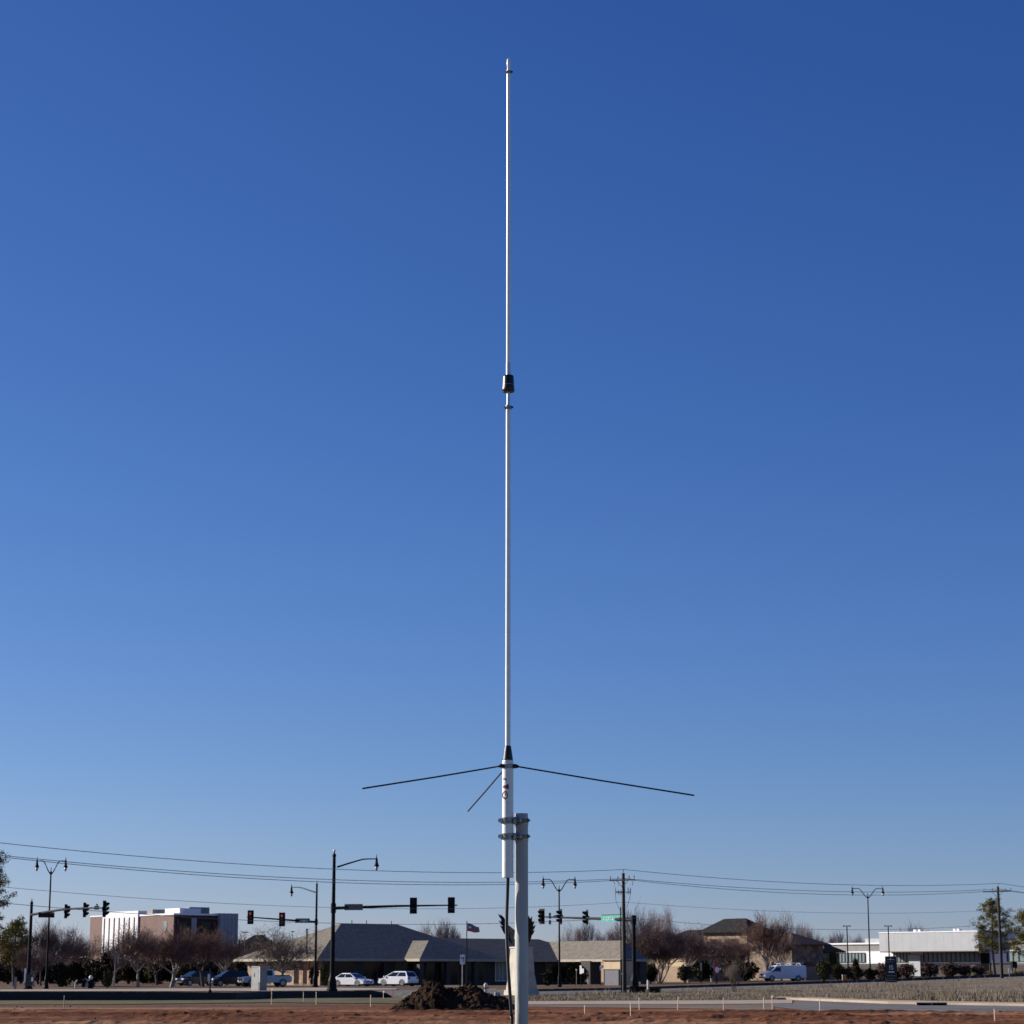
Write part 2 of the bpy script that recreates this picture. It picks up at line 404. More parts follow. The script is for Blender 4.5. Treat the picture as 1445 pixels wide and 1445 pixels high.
FENCE_LINE = [(745, 1399), (860, 1397.5), (1000, 1393), (1100, 1390), (1250, 1385.3), (1445, 1377.6)]
GN = [(740, 1412.5), (1050, 1411.5), (1090, 1409.5), (1150, 1410.5), (1250, 1414), (1445, 1417.5)]
GF = [(740, 1405), (800, 1403.5), (860, 1401), (1000, 1396), (1250, 1387.8), (1445, 1379.6)]
sheet('grass_verge', M['verge'], GN, GF, 725, 1640, .03)
sheet('street', M['asphalt'], [(x, y - .2) for x, y in GF], [(x, y + .4) for x, y in FENCE_LINE], 650, 1640, .022)
sheet('pavement', M['concrete'], [(735, 1418.5), (1000, 1418.2), (1090, 1417.2)], [(735, 1413.6), (1000, 1412.6), (1090, 1411.8)], 736, 1118, .045, th=.06, ny=3)
sheet('kerb_road', M['asphalt'], [(1088, 1421), (1140, 1427), (1300, 1429.5), (1445, 1430)], [(1088, 1415.5), (1150, 1413), (1250, 1417), (1445, 1420.5)], 1092, 1640, .026)
sheet('kerb', M['concrete'], [(1050, 1411.3), (1110, 1411), (1150, 1412.4), (1250, 1416.6), (1445, 1420.3)], [(1050, 1409.4), (1110, 1409.2), (1150, 1410.2), (1250, 1414.3), (1445, 1418.2)], 1096, 1640, .13, th=.17, ny=2)
sheet('tan_verge', M['concrete_dull'], [(735, 1421), (1000, 1424), (1092, 1427)], [(735, 1418), (1000, 1417.5), (1092, 1417)], 735, 1092, .018, ny=3)
sheet('sidewalk', M['concrete'], [(-100, 1399.8), (140, 1399.6), (380, 1399.4), (470, 1398.8), (560, 1397.0)], [(-100, 1397.6), (140, 1396.4), (380, 1394.5), (470, 1394.5), (560, 1395.6)], -300, 560, .06, th=.08, ny=4)
sheet('parking_lot', M['concrete_dull'], [(250, 1392), (470, 1392.5), (640, 1393)], [(250, 1389.5), (470, 1388.5), (640, 1388.5)], 250, 660, .02)
sheet('grass_strip', M['olive_ground'], [(-60, 1419), (200, 1417.5), (380, 1415), (450, 1416), (590, 1417)], [(-60, 1410), (590, 1407.5)], -300, 600, .03)
sheet('roadway', M['asphalt'], [(560, 1402), (745, 1404)], [(560, 1397.5), (745, 1398.8)], 470, 745, .018)

# ------------------------------------------------------------------ antenna, mast, cable
YA = 8.30
def antenna():
    base = P(716.5, 1238.5, YA)
    x0, z0 = base.x, base.z
    t = thing('radio_antenna', 'tall thin white vertical antenna with three drooping dark radials, clamped to a grey pole', 'antenna', (x0, YA, z0))
    def Z(py): return P(717, py, YA).z - z0
    xt = P(717.8, 84, YA).x - x0                       # leans a hair to the right towards the tip
    def X(z): return xt * max(0, z) / Z(84)
    def rod(name, m, pys, rads, n=20, sm=True, parent=t, label=None):
        q0, q1 = pys[0], pys[-1]; pys = [q0, q0 - .25] + list(pys[1:-1]) + [q1 + .25, q1]; rads = [rads[0], rads[0]] + list(rads[1:-1]) + [rads[-1], rads[-1]]
        b = MB(); pts = [(X(Z(q)), 0, Z(q)) for q in pys]; b.tube(pts, rads, n); return b.build(name, m, parent, sm, label=label)
    # broad lower tube
    rt = .0212
    rod('support_tube', M['white_tube'], [1238.5, 1238, 1237.3, 1160, 1074.7, 1074, 1073], [rt * .96, rt, rt, rt, rt, rt, rt * .95], 32, False)
    for f_ in t.children[0].data.polygons: f_.use_smooth = len(f_.vertices) == 4
    rod('cone_boot', M['black_plastic'], [1072.6, 1072, 1060, 1053, 1052], [.0190, .0195, .0150, .0118, .0100], 28, False)
    for f_ in t.children[1].data.polygons: f_.use_smooth = len(f_.vertices) == 4
    rod('lower_rod', M['white_rod'], [1052.5, 580], [.0104, .0092])
    rod('upper_rod', M['white_rod'], [515, 103], [.0084, .0078])
    rod('tip_cap', M['white_rod'], [101.5, 94, 93, 84.5, 83.5], [.0064, .0064, .0078, .0078, .006])
    rod('joint_sleeve', M['aluminium'], [581, 571], [.0082, .0082]); rod('joint_sleeve', M['aluminium'], [571.2, 552.6], [.0064, .0064])
    rod('joint_sleeve', M['aluminium'], [530, 512], [.0090, .0090])
    c = rod('loading_coil', M['black_plastic'], [553.2, 552.4, 549, 546, 532, 530.2, 529.6], [.0215, .0245, .0248, .0232, .0212, .0195, .012], 32, False)
    for f_ in c.data.polygons: f_.use_smooth = len(f_.vertices) == 4
    rod('coil_band', M['clamp'], [543.6, 543.0], [.0231, .0231], 32, False, c)
    for py, r in ((575, .0135), (102, .0105)):
        b = MB(); z = Z(py); b.tube([(X(z), 0, z - .006), (X(z), 0, z + .006)], r, 20)
        k = b.build('hose_clamp', M['clamp'], t)
        b = MB(); b.tube([(X(z) - r - .004, -.004, z), (X(z) - r * .4, -.004, z)], .0052, 8); b.build('screw', M['steel'], k)
        b = MB(); b.tube([(X(z) + r * .5, -.004, z), (X(z) + r + .006, -.004, z)], .0042, 8); b.build('bolt', M['black_plastic'], k)
    # collar that carries the radials
    zc = Z(1081.5)
    b = MB(); b.lathe([(rt + .0008, -.0085), (rt + .0024, -.007), (rt + .0024, .007), (rt + .0008, .0085)], (0, 0, zc), 32)
    k = b.build('radial_collar', M['galv'], t)
    Lr = 275 / 379.0
    for az, dr, kl in ((109, .128, 1.0), (-131.5, .121, .955), (-12.4, .115, 1.06)):
        a = R(az); d = Vector((math.sin(a), math.cos(a), 0))
        b = MB(); b.tube([d * rt * .95 + Vector((0, 0, zc)), d * (rt + .010) + Vector((0, 0, zc)), d * (rt + .022) + Vector((0, 0, zc - .002))], [.0085, .0085, .005], 10)
        so_ = b.build('socket', M['black_plastic'], k)
        b = MB(); b.tube([d * (rt + .012) + Vector((0, 0, zc - .0005)), d * Lr * kl * .5 + Vector((0, 0, zc - dr * .49)), d * Lr * kl + Vector((0, 0, zc - dr))], .0031, 10)
        b.build('radial', M['radial'], t)
    # stickers wrapped round the tube: angle th from the camera side, towards the left
    def patch(name, m, outline, off):
        # cut into narrow upright strips so that the film follows the round tube
        xs = [q[0] for q in outline]; x0_, x1_ = min(xs), max(xs); N = 16; cols = []
        for k in range(N + 1):
            x = x0_ + (x1_ - x0_) * min(max(k / N, .001), .999); yy = []
            for (xa, ya), (xb, yb) in zip(outline, outline[1:] + outline[:1]):
                if (xa - x) * (xb - x) <= 0 and xa != xb: yy.append(ya + (yb - ya) * (x - xa) / (xb - xa))
            cols.append((x, min(yy), max(yy)))
        vs = []
        for x, ya, yb in cols:
            for r_ in (rt + off, rt + off - .0003):
                for y in (ya, yb): vs.append((math.sin(x / rt) * r_, -math.cos(x / rt) * r_, Z(y)))
        fs = []
        for k in range(N):
            a = 4 * k; fs += [(a, a + 4, a + 5, a + 1), (a, a + 2, a + 6, a + 4), (a + 1, a + 5, a + 7, a + 3)]
        b = MB(); b.add(vs, fs); return b.build(name, m, t)
    mm = .00264
    c0 = -.0105
    def px_(v): return (v - 716.5) * mm * 1.0
    def arc(xa): # pixel x on the picture -> arc length on the tube
        q = max(-.985, min(.985, (xa - 716.5) * mm / rt)); return math.asin(q) * rt
    def O(pts): return [(arc(x), y) for x, y in pts]
    patch('black_arc_mark', M['black_ink'], O([(709.2, 1100.5), (710, 1098.8), (712, 1098.4), (714.2, 1099.7), (715, 1101.5), (714.2, 1102.6), (712.7, 1101.4), (711.4, 1100.2)]), .0004)
    patch('red_emblem', M['red_ink'], O([(709.3, 1110), (711, 1108.6), (714, 1108.6), (716.3, 1107), (718.2, 1107.2), (717.4, 1110.3), (718.3, 1114), (716, 1114.1), (714, 1113), (711, 1113), (709.6, 1112.2)]), .0004)
    # red ring with a small mark inside
    n = 28; vs = []; fs = []
    for rr in (1.04, .76):
        for i in range(n):
            a = 2 * math.pi * i / n; vs.append((arc(712.6 + math.cos(a) * 4.0 * rr), 1122.6 + math.sin(a) * 5.6 * rr))
    b = MB(); V3 = [(math.sin(x / rt) * (rt + .0006), -math.cos(x / rt) * (rt + .0006), Z(y)) for x, y in vs]
    b.add(V3, [(i, (i + 1) % n, n + (i + 1) % n, n + i) for i in range(n)])
    ring = b.build('round_emblem', M['red_ink'], t)
    patch('emblem_mark', M['red_ink'], O([(712.2, 1119.6), (713.6, 1120), (714.3, 1122), (713.2, 1123.2), (712.4, 1121.6)]), .0004)
    patch('emblem_mark', M['black_ink'], O([(710.8, 1124.2), (712.4, 1126.4), (714, 1124.6), (713, 1126), (712.4, 1127.6), (711.4, 1126.2)]), .0004)
    # small dark fixing screw lower on the tube
    patch('screw_hole', M['black_ink'], O([(716, 1133.4), (717, 1133.2), (717.2, 1134.4), (716.2, 1134.6)]), .0004)
    # two U-bolt clamps onto the mast
    for py in (1158, 1180.5):
        z = Z(py)
        b = MB(); b.lathe([(rt + .0008, -.012), (rt + .0042, -.0105), (rt + .0042, .0105), (rt + .0008, .012)], (0, 0, z), 28)
        cl = b.build('pipe_clamp', M['clamp'], t)
        b = MB(); b.box((.027, .004, z), (.016, .040, .026)); b.build('bracket', M['clamp'], cl)
        b = MB(); b.box((-.0255, -.002, z), (.007, .026, .018)); b.build('clamp_ear', M['steel'], cl)
        b = MB(); b.tube([(-.034, -.010, z), (.030, -.010, z)], .0042, 10); b.tube([(-.036, -.010, z), (-.028, -.010, z)], .0075, 6); b.build('bolt', M['steel'], cl)
        b = MB()
        b.tube([(.020, -.016, z), (.047, -.0215, z), (.066, -.019, z), (.0835, -.012, z)], [.0055, .0055, .0055, .004], 10)
        b.build('bolt', M['clamp'], cl)
        b = MB(); b.tube([(.024, -.021, z - .001), (.031, -.0225, z - .001)], .0078, 6); b.tube([(.046, -.0285, z), (.052, -.0285, z)], .008, 6); b.build('nut', M['steel'], cl)
        b = MB(); b.tube([(.0775, -.0135, z), (.071, -.016, z)], .0085, 6); b.build('nut', M['sign_grey'], cl)
    return t, base
ANT, ABASE = antenna()

def mast():
    x = P(736, 1300, YA + .016).x; y = YA + .0225
    ztop = P(736, 1148, y).z; ro, ri = .0248, .0222
    t = thing('steel_mast', 'grey galvanised steel pole holding up the white antenna, open at the top', 'pole', (x, y, 0))
    b = MB(); n = 40; prof = [(ro, -.3), (ro, ztop * .33), (ro, ztop * .66), (ro, ztop - .006), (ro, ztop - .001), (ro - .0006, ztop), (ri, ztop), (ri, ztop - .004), (ri, ztop - .5)]
    vs = []; fs = []
    for r, z in prof:
        for k in range(n):
            a = 2 * math.pi * k / n; vs.append((r * math.cos(a), r * math.sin(a), z))
    for i in range(len(prof) - 1):
        for k in range(n): fs.append((i * n + k, i * n + (k + 1) % n, (i + 1) * n + (k + 1) % n, (i + 1) * n + k))
    b.add(vs, fs); b.build('pipe', M['galv'], t, True)
    for z in (ztop - .035, ztop - .094):
        b = MB(); b.lathe([(ro + .0004, -.009), (ro + .0016, -.009), (ro + .0016, .009), (ro + .0004, .009)], (0, 0, z), 32); b.build('strap', M['clamp'], t)
    return t
mast()
def cable():
    pts = [(716.8, 1232, 0), (716.8, 1240, .002), (716.2, 1262, .013), (715.2, 1290, .0165), (715.0, 1315, .009), (716.0, 1345, -.004), (717.8, 1375, -.010), (719.6, 1402, -.012), (721.4, 1430, -.012), (722.6, 1450, -.012)]
    w = [P(a, b, YA + d) for a, b, d in pts]
    x, y, z = w[-1]
    w += [Vector((x + .005, y - .01, z - .4)), Vector((x + .0, y - .03, .5)), Vector((x - .05, y - .05, .06)), Vector((x - .3, y - .1, .012)), Vector((x - 1.2, y + .1, .012))]
    # Catmull-Rom smoothing
    out = []
    for i in range(len(w) - 1):
        p0, p1, p2, p3 = w[max(i - 1, 0)], w[i], w[i + 1], w[min(i + 2, len(w) - 1)]
        for k in range(5):
            t = k / 5; out.append(.5 * ((2 * p1) + (-p0 + p2) * t + (2 * p0 - 5 * p1 + 4 * p2 - p3) * t * t + (-p0 + 3 * p1 - 3 * p2 + p3) * t ** 3))
    out.append(w[-1])
    b = MB(); b.tube(out, .0062, 12)
    tag(b.build('coaxial_cable', M['coax'], None, True), 'thick black cable hanging from the bottom of the white antenna tube', 'cable')
cable()

# ------------------------------------------------------------------ street lamps
LAMP = [(.0, 0), (.20, 0), (.225, .02), (.215, .07), (.15, .22), (.115, .34), (.095, .60), (.09, .66), (.06, .70), (.05, .80), (.03, .82), (.02, 1.02), (.0, 1.05)]
def luminaire(parent, at, k=1.0):
    """bell shaped head hanging from an arm; at = centre of its collar, local to parent"""
    b = MB(); b.lathe([(max(r, .002) * k, (z - .62) * k) for r, z in LAMP], at, 14); h = b.build('lamp_head', M['dark_pole'], parent)
    b = MB(); b.lathe([(.004, -.99 * k), (.07 * k, -.95 * k), (.13 * k, -.80 * k), (.15 * k, -.625 * k)], at, 12); b.build('lens', M['lamp_glass'], h, True)
    return h
def pole_mesh(H, r0, r1, base=True):
    b = MB(); prof = []
    if base: prof = [(r0 * 2.3, 0), (r0 * 2.3, .18), (r0 * 1.9, .28), (r0 * 1.75, .9), (r0 * 1.35, 1.15), (r0 * 1.15, 1.3)]
    else: prof = [(r0, 0)]
    prof += [(r0, 1.5 if base else .5), ((r0 + r1) / 2, H * .5), (r1, H)]
    b.lathe(prof, (0, 0, 0), 12); return b
def double_lamp(px, pbase, ptop, Y, span, az, label):
    g = hit(px, pbase); Y = g.y if Y is None else Y
    g = gp(px, Y)
    H = P(px, ptop, Y).z - g.z
    t = thing('street_lamp', label, 'street lamp', g, az, 'twin-headed street lamps')
    pole_mesh(H - .45, .11, .07).build('pole', M['dark_pole'], t)
    b = MB(); b.lathe([(.07, 0), (.13, .05), (.13, .2), (.06, .3), (.03, .5), (.045, .58), (.006, .75)], (0, 0, H - .5), 10); b.build('finial', M['dark_pole'], t)
    hw = span / 2
    for s in (-1, 1):
        b = MB(); pts = []
        for q in range(13):
            u = q / 12
            x = hw * u
            z = H - .42 + 1.25 * smooth(0, .62, u) - .0
            pts.append((s * x, 0, z))
        b.tube(pts, [.055 - .015 * q / 12 for q in range(13)], 8); arm = b.build('arm', M['dark_pole'], t)
        luminaire(arm, (s * hw, 0, pts[-1][2] - .02))
    return t
# ptop is the top of the post itself (the fork)
double_lamp(66, 1393.5, 1227, 215, 2.75, R(5), 'twin-headed black street lamp at far left beside the traffic signal pole')
double_lamp(789.5, 1392.5, 1252, 236, 3.4, 0, 'twin-headed black street lamp just right of the grey antenna pole')
double_lamp(1228, 1377, 1262.5, 300, 4.15, 0, 'twin-headed black street lamp in front of the white modern building')

# ------------------------------------------------------------------ traffic signals
def signal_head(name_parent, at, face, n=3, lit=None, k=1.0):
    """face = angle (about z) of the direction the lenses look to; at = centre, local"""
    d = Vector((math.cos(face), math.sin(face), 0)); m = Matrix.Rotation(face, 3, 'Z')
    h_ = n * .355 * k; at = Vector(at)
    b = MB(); b.box(at, (.2 * k, .35 * k, h_), m)
    hd = b.build('signal_head', M['signal'], name_parent)
    b = MB(); b.box(at - d * .03 * k, (.02, .62 * k, h_ + .28 * k), m); b.build('backplate', M['signal'], hd)
    for i in range(n):
        z = (n - 1) / 2 * .355 * k - i * .355 * k
        c = at + d * .105 * k + Vector((0, 0, z))
        b = MB(); vs = [c + d * .004]; N = 14
        side = m @ Vector((0, 1, 0))
        b.tube([c - d * .005, c + d * .012], .145 * k, N); b.build('lens', M['lens_red'] if lit == i else M['lens_dark'], hd)
        b = MB(); vs = []; fs = []
        for r_ in (.152 * k, .165 * k):
            for dd in (.0, .26 * k):
                for q in range(11):
                    a = R(-50) + R(280) * q / 10
                    dl = dd * (1.0 if 2 <= q <= 8 else .55)
                    vs.append(c + d * dl + side * math.cos(a) * r_ + Vector((0, 0, math.sin(a) * r_)))
        for q in range(10):
            fs += [(q, q + 1, 12 + q, 11 + q), (22 + q, 33 + q, 34 + q, 23 + q), (11 + q, 12 + q, 34 + q, 33 + q)]
        b.add(vs, fs); b.build('visor', M['signal'], hd)
    b = MB(); b.box(at - d * .16 * k, (.12 * k, .10 * k, .30 * k), m); b.build('bracket', M['dark_pole'], hd)
    return hd

def street_sign(t, c, w_, h_, face, m, marks=0, seed=1):
    mm = Matrix.Rotation(face, 3, 'Z'); c = Vector(c); d = mm @ Vector((1, 0, 0)); sd = mm @ Vector((0, 1, 0))
    b = MB(); b.box(c, (.04, w_, h_), mm); s = b.build('street_name_sign', m, t)
    b = MB(); b.box(c + Vector((0, 0, h_ / 2 + .03)), (.05, w_ * .96, .05), mm); b.build('sign_rail', M['dark_pole'], s)
    if marks:
        r = random.Random(seed); x = -w_ * .40; b = MB()
        while x < w_ * .40:
            l = r.uniform(.05, .17); hh = h_ * r.uniform(.25, .5)
            b.box(c + d * .022 + sd * (x + l / 2) + Vector((0, 0, r.uniform(-.05, .04))), (.006, l, hh), mm); x += l + r.uniform(.05, .13)
        b.build('lettering', M['sign_white'], s)
    return s

# 1: far left, arm reaching right and towards the camera, heads facing right
def signal_left():
    Y0 = 205; g = gp(40.5, Y0); Ztop = P(46, 1275, Y0).z - g.z
    t = thing('traffic_signal', 'black mast-arm traffic signal at far left with three heads seen side-on', 'traffic light', g, 0, 'mast-arm traffic signals at the crossing')
    pole_mesh(Ztop, .19, .13).build('pole', M['dark_pole'], t)
    b = MB(); b.lathe([(.14, 0), (.17, .06), (.08, .16), (.05, .3), (.004, .5)], (0, 0, Ztop), 10); b.build('finial', M['dark_pole'], t)
    a0 = P(46.5, 1291, Y0) - g; a1 = P(152, 1281.3, 178) - g
    a0.x = 0; a0.y = 0
    pts = [a0.lerp(a1, q / 8) + Vector((0, 0, .35 * math.sin(math.pi * q / 8) * .6)) for q in range(9)]
    b = MB(); b.tube(pts, [.12 - .06 * q / 8 for q in range(9)], 10); arm = b.build('mast_arm', M['dark_pole'], t)
    for px, py in ((95, 1286), (121.5, 1284), (149.5, 1282.5)):
        u = (px - 46.5) / 105.5; Y = Y0 + (178 - Y0) * u
        signal_head(t, P(px, py, Y) - g + Vector((-.1, 0, 0)), R(-14), k=.98 if px > 140 else .9)
    c = P(65.5, 1291.5, Y0 - 4) - g; street_sign(t, c, 1.5, .42, R(-60), M['signal'])
    b = MB(); b.tube([P(137, 1283, 182) - g, P(137, 1277, 182) - g], .03, 6); b.box(P(136.5, 1281, 182) - g, (.35, .25, .3)); b.box(P(137, 1276.5, 182) - g, (.1, .3, .12)); b.build('detector_camera', M['sign_grey'], t)
    b = MB(); b.box(P(41, 1383, Y0 - .3) - g, (.62, .5, 1.15)); bx = b.build('control_box', M['car_black'], t)
    b = MB(); b.box(P(36, 1376.5, Y0 - .35) - g, (.14, .5, 1.25)); b.build('sign_edge', M['sign_white'], t)
    b = MB(); b.box(P(45.5, 1382, Y0 - .7) - g, (.16, .1, .38)); b.build('push_button', M['sign_white'], t)
signal_left()

def arm_lamp(t, g, pts_px, Y0, Y1, head_px):
    pts = []
    for i, (a, c) in enumerate(pts_px):
        pts.append(P(a, c, Y0 + (Y1 - Y0) * i / (len(pts_px) - 1)) - g)
    b = MB(); b.tube(pts, [.075 - .03 * i / (len(pts) - 1) for i in range(len(pts))], 8); a = b.build('lamp_arm', M['dark_pole'], t)
    luminaire(a, pts[-1] + Vector((0, 0, -.02)), 1.0)

def signal_second():
    Y0 = 236; g = gp(445, Y0); H = P(445, 1249, Y0).z - g.z
    t = thing('traffic_signal', 'black mast-arm signal with two red lights lit and a green street sign', 'traffic light', g, 0, 'mast-arm traffic signals at the crossing')
    pole_mesh(H, .15, .10).build('pole', M['dark_pole'], t)
    b = MB(); b.lathe([(.1, 0), (.14, .05), (.06, .16), (.03, .3), (.004, .55)], (0, 0, H), 10); b.build('finial', M['dark_pole'], t)
    arm_lamp(t, g, [(444.5, 1259), (435, 1256), (427, 1253), (420, 1252), (411.5, 1252)], Y0, Y0 + 4, None)
    a0 = P(444.5, 1301, Y0) - g; a1 = P(348.5, 1294, Y0 - 6) - g
    b = MB(); b.tube([a0, a0.lerp(a1, .5), a1], [.12, .09, .055], 10); b.lathe([(.17, -.3), (.17, .3)], (0, 0, a0.z), 10); b.build('mast_arm', M['dark_pole'], t)
    for px, py in ((353.5, 1294.3), (398, 1297.4)):
        signal_head(t, P(px, py, Y0 - 6.3) - g, R(-96), lit=0, k=1.05)
    street_sign(t, P(427, 1299.5, Y0 - 1.5) - g, 1.55, .42, R(-92), M['green_sign'], 1, 3)
signal_second()

def signal_big():
    Y0 = 186; g = gp(469, Y0); H = P(475, 1209, Y0).z - g.z
    t = thing('traffic_signal', 'tallest black mast-arm signal, thick pole with one lamp and two heads seen from behind', 'traffic light', g, 0, 'mast-arm traffic signals at the crossing')
    pole_mesh(H, .20, .13).build('pole', M['dark_pole'], t)
    b = MB(); b.lathe([(.13, 0), (.17, .06), (.15, .2), (.07, .25), (.05, .4)], (0, 0, H), 10); b.build('finial', M['dark_pole'], t)
    b = MB(); b.lathe([(.01, 0), (.085, .04), (.11, .12), (.085, .2), (.01, .24)], (0, 0, H + .38), 10); b.build('ball_cap', M['sign_white'], t, True)
    arm_lamp(t, g, [(476, 1223.5), (490, 1219), (505, 1214.5), (513, 1212.4), (522, 1212), (531.5, 1212)], Y0, Y0 + 3, None)
    a0 = P(473, 1281.5, Y0) - g; a1 = P(645, 1277.3, Y0 + 10) - g
    b = MB(); b.tube([a0, a0.lerp(a1, .5) + Vector((0, 0, .05)), a1], [.14, .10, .055], 10); b.lathe([(.22, -.4), (.22, .4)], (0, 0, a0.z), 12); b.build('mast_arm', M['dark_pole'], t)
    for px, py, Y in ((583.5, 1278, Y0 + 6.2), (637, 1277.3, Y0 + 9.2)):
        signal_head(t, P(px, py, Y) - g, R(78), k=1.03)
    street_sign(t, P(499, 1280.5, Y0 + .9) - g, 1.55, .46, R(88), M['sign_grey'])
signal_big()

def signal_right():
    Y0 = 176; g = gp(895, Y0); H = P(894, 1295, Y0).z - g.z
    t = thing('traffic_signal', 'black mast-arm signal right of the antenna with three heads and a sunlit green street sign', 'traffic light', g, 0, 'mast-arm traffic signals at the crossing')
    pole_mesh(H, .19, .14).build('pole', M['dark_pole'], t)
    b = MB(); b.lathe([(.14, 0), (.17, .05), (.12, .12), (.01, .2)], (0, 0, H), 10); b.build('cap', M['dark_pole'], t)
    a0 = P(893, 1298, Y0) - g; a1 = P(760, 1293.6, Y0 + 18) - g
    b = MB(); b.tube([a0, a0.lerp(a1, .5), a1], [.14, .10, .055], 10); b.lathe([(.21, -.35), (.21, .35)], (0, 0, a0.z), 12); b.build('mast_arm', M['dark_pole'], t)
    for px, py, fa in ((764.5, 1293.2, R(228)), (791, 1293.6, R(196)), (828, 1294.8, R(190))):
        u = (893 - px) / 133; signal_head(t, P(px, py, Y0 + 18 * u - .2) - g, fa, k=.98)
    street_sign(t, P(863, 1296, Y0 + 3.2) - g, 2.2, .50, R(-132), M['sunlit_sign'], 1, 9)
    c = P(776, 1294, Y0 + 15.6) - g
    b = MB(); b.box(c + Vector((0, 0, .1)), (.18, .3, .5)); b.box(c + Vector((0, 0, -.45)), (.2, .3, .35)); b.tube([c + Vector((.3, 0, .05)), c + Vector((.62, 0, .12))], .07, 6); b.build('detector_camera', M['sign_grey'], t)
signal_right()

# ------------------------------------------------------------------ utility poles and wires
def utility_pole(px, Y, ptop, arm_px, arm_py, label, kit):
    g = gp(px, Y); H = P(px, ptop, Y).z - g.z
    t = thing('utility_pole', label, 'utility pole', g, 0, 'wooden utility poles along the street')
    b = MB(); b.tube([(0, 0, -.3), (0, 0, H * .5), (0, 0, H)], [.17, .145, .115], 12); b.build('pole', M['wood_pole'], t)
    za = P(px, arm_py, Y).z - g.z; a = R(-40); dx = Vector((math.cos(a), math.sin(a), 0)); hw = arm_px / 2 / sc(Y) / math.cos(a)
    m = Matrix.Rotation(a, 3, 'Z'); off = dx.cross(Vector((0, 0, 1))) * .16
    b = MB(); b.box(Vector((0, 0, za)) + off, (hw * 2, .09, .11), m)
    for s in (-1, 1): b.tube([Vector((0, 0, za - .55)) + off * .8, Vector((0, 0, za - .02)) + dx * s * .6 + off], .02, 5)
    arm = b.build('crossarm', M['wood_pole'], t)
    ends = []
    for u in (-.95, -.35, .55, .95):
        c = Vector((0, 0, za + .05)) + dx * hw * u + off
        b = MB(); b.lathe([(.02, 0), (.025, .1), (.06, .13), (.05, .2), (.055, .24), (.02, .27)], c, 8); b.build('insulator', M['insulator'], arm); ends.append(g + c + Vector((0, 0, .27)))
    b = MB(); b.lathe([(.02, -.1), (.02, .12), (.055, .15), (.045, .25), (.015, .28)], (0, 0, H), 8); b.build('top_insulator', M['insulator'], t); ends.append(g + Vector((0, 0, H + .28)))
    if kit:
        for k_, (u, dz) in enumerate(((-.62, -.25), (-.28, -.25), (.85, -.25))):
            c = Vector((0, 0, za + dz)) + dx * hw * u + off * 1.6
            b = MB(); b.tube([c + Vector((0, 0, .16)), c + dx * .07, c - Vector((0, 0, .2))], [.03, .035, .03], 6); b.build('fuse_cutout', M['insulator'], arm)
        zb = P(px, 1259, Y).z - g.z
        b = MB(); b.box((-.30, -.2, zb), (.62, .08, .08)); b.box((.33, -.2, zb), (.4, .06, .06)); b.build('bracket', M['dark_pole'], t)
        for x, dz, l in ((-.63, .1, .55), (-.40, .05, .4), (-.22, .05, .4), (.34, .1, .5), (.52, .1, .5)):
            b = MB(); b.lathe([(.03, 0), (.05, .05), (.03, .1), (.05, .15), (.03, .2), (.05, .25), (.03, l * .8), (.02, l)], (x, -.22, zb + dz - .25), 7); b.build('arrester', M['insulator'], t)
        for pts in ([(-.63, -.2, zb - .15), (-.60, -.2, zb - .7), (-.42, -.2, zb - 1.15), (-.24, -.18, zb - 1.5)], [(.5, -.2, zb - .15), (.47, -.2, zb - .5), (.33, -.2, zb - .9), (.2, -.15, zb - 1.2)]):
            b = MB(); b.tube(pts, .018, 5); b.build('drop_wire', M['wire'], t)
        b = MB(); b.tube([(-.245, -.12, -.1), (-.245, -.12, H - 2.6)], .045, 8); b.build('conduit', M['dark_pole'], t)
        b = MB(); b.box((-.17, -.22, P(px, 1374, Y).z - g.z), (.10, .08, .14)); b.build('meter_tag', M['sign_white'], t)
    return t, g, ends
U1, G1, E1 = utility_pole(881, 172, 1232, 34, 1242, 'dark utility pole with cutouts and a conduit, right of the traffic signal heads', True)
U2, G2, E2 = utility_pole(1413.5, 215, 1251, 34, 1258, 'plain dark utility pole with a single crossarm beside the right pine', False)
# street furniture wires: each run is a hanging wire
DIR = Vector((math.cos(R(52)), math.sin(R(52)), 0))
def wire(pts, sag, label, r=.02):
    out = []
    for a, c, s in zip(pts, pts[1:], sag):
        for q in range(25):
            t = q / 24; p = a.lerp(c, t); p = p - Vector((0, 0, 4 * s * t * (1 - t)))
            if not out or (p - out[-1]).length > .01: out.append(p)
    b = MB(); b.tube(out, r, 5); return tag(b.build('power_line', M['wire']), label, 'power line', 'overhead wires along the street')
def run(py1, py2, dzl, sag, label, dx=0, r=.02, zl=.5, zr=0):
    a = P(881 + dx, py1, 172); c = P(1412 + dx, py2, 215)
    l = a - DIR * 65 - Vector((0, 0, zl)); rr = c + Vector((math.cos(R(48)), math.sin(R(48)), 0)) * 60 + Vector((0, 0, zr))
    wire([l, a, c, rr], sag, label, r)
run(1227, 1246.5, .5, (.9, .62, .8), 'topmost overhead wire, passing over the utility pole tips')
run(1239.6, 1254.5, .5, (.9, .62, .8), 'upper of the close pair of overhead wires at crossarm height', 0)
run(1241.2, 1256.0, .5, (1.0, .80, .8), 'lower of the close pair of overhead wires at crossarm height', 4)
run(1273, 1284, .5, (.95, .55, .8), 'thin single overhead wire below the close pair', 0, .012, .4)
run(1294.5, 1303.5, .5, (.95, .75, .8), 'lowest overhead wire, level with the traffic signal heads', 0, .016, .1)

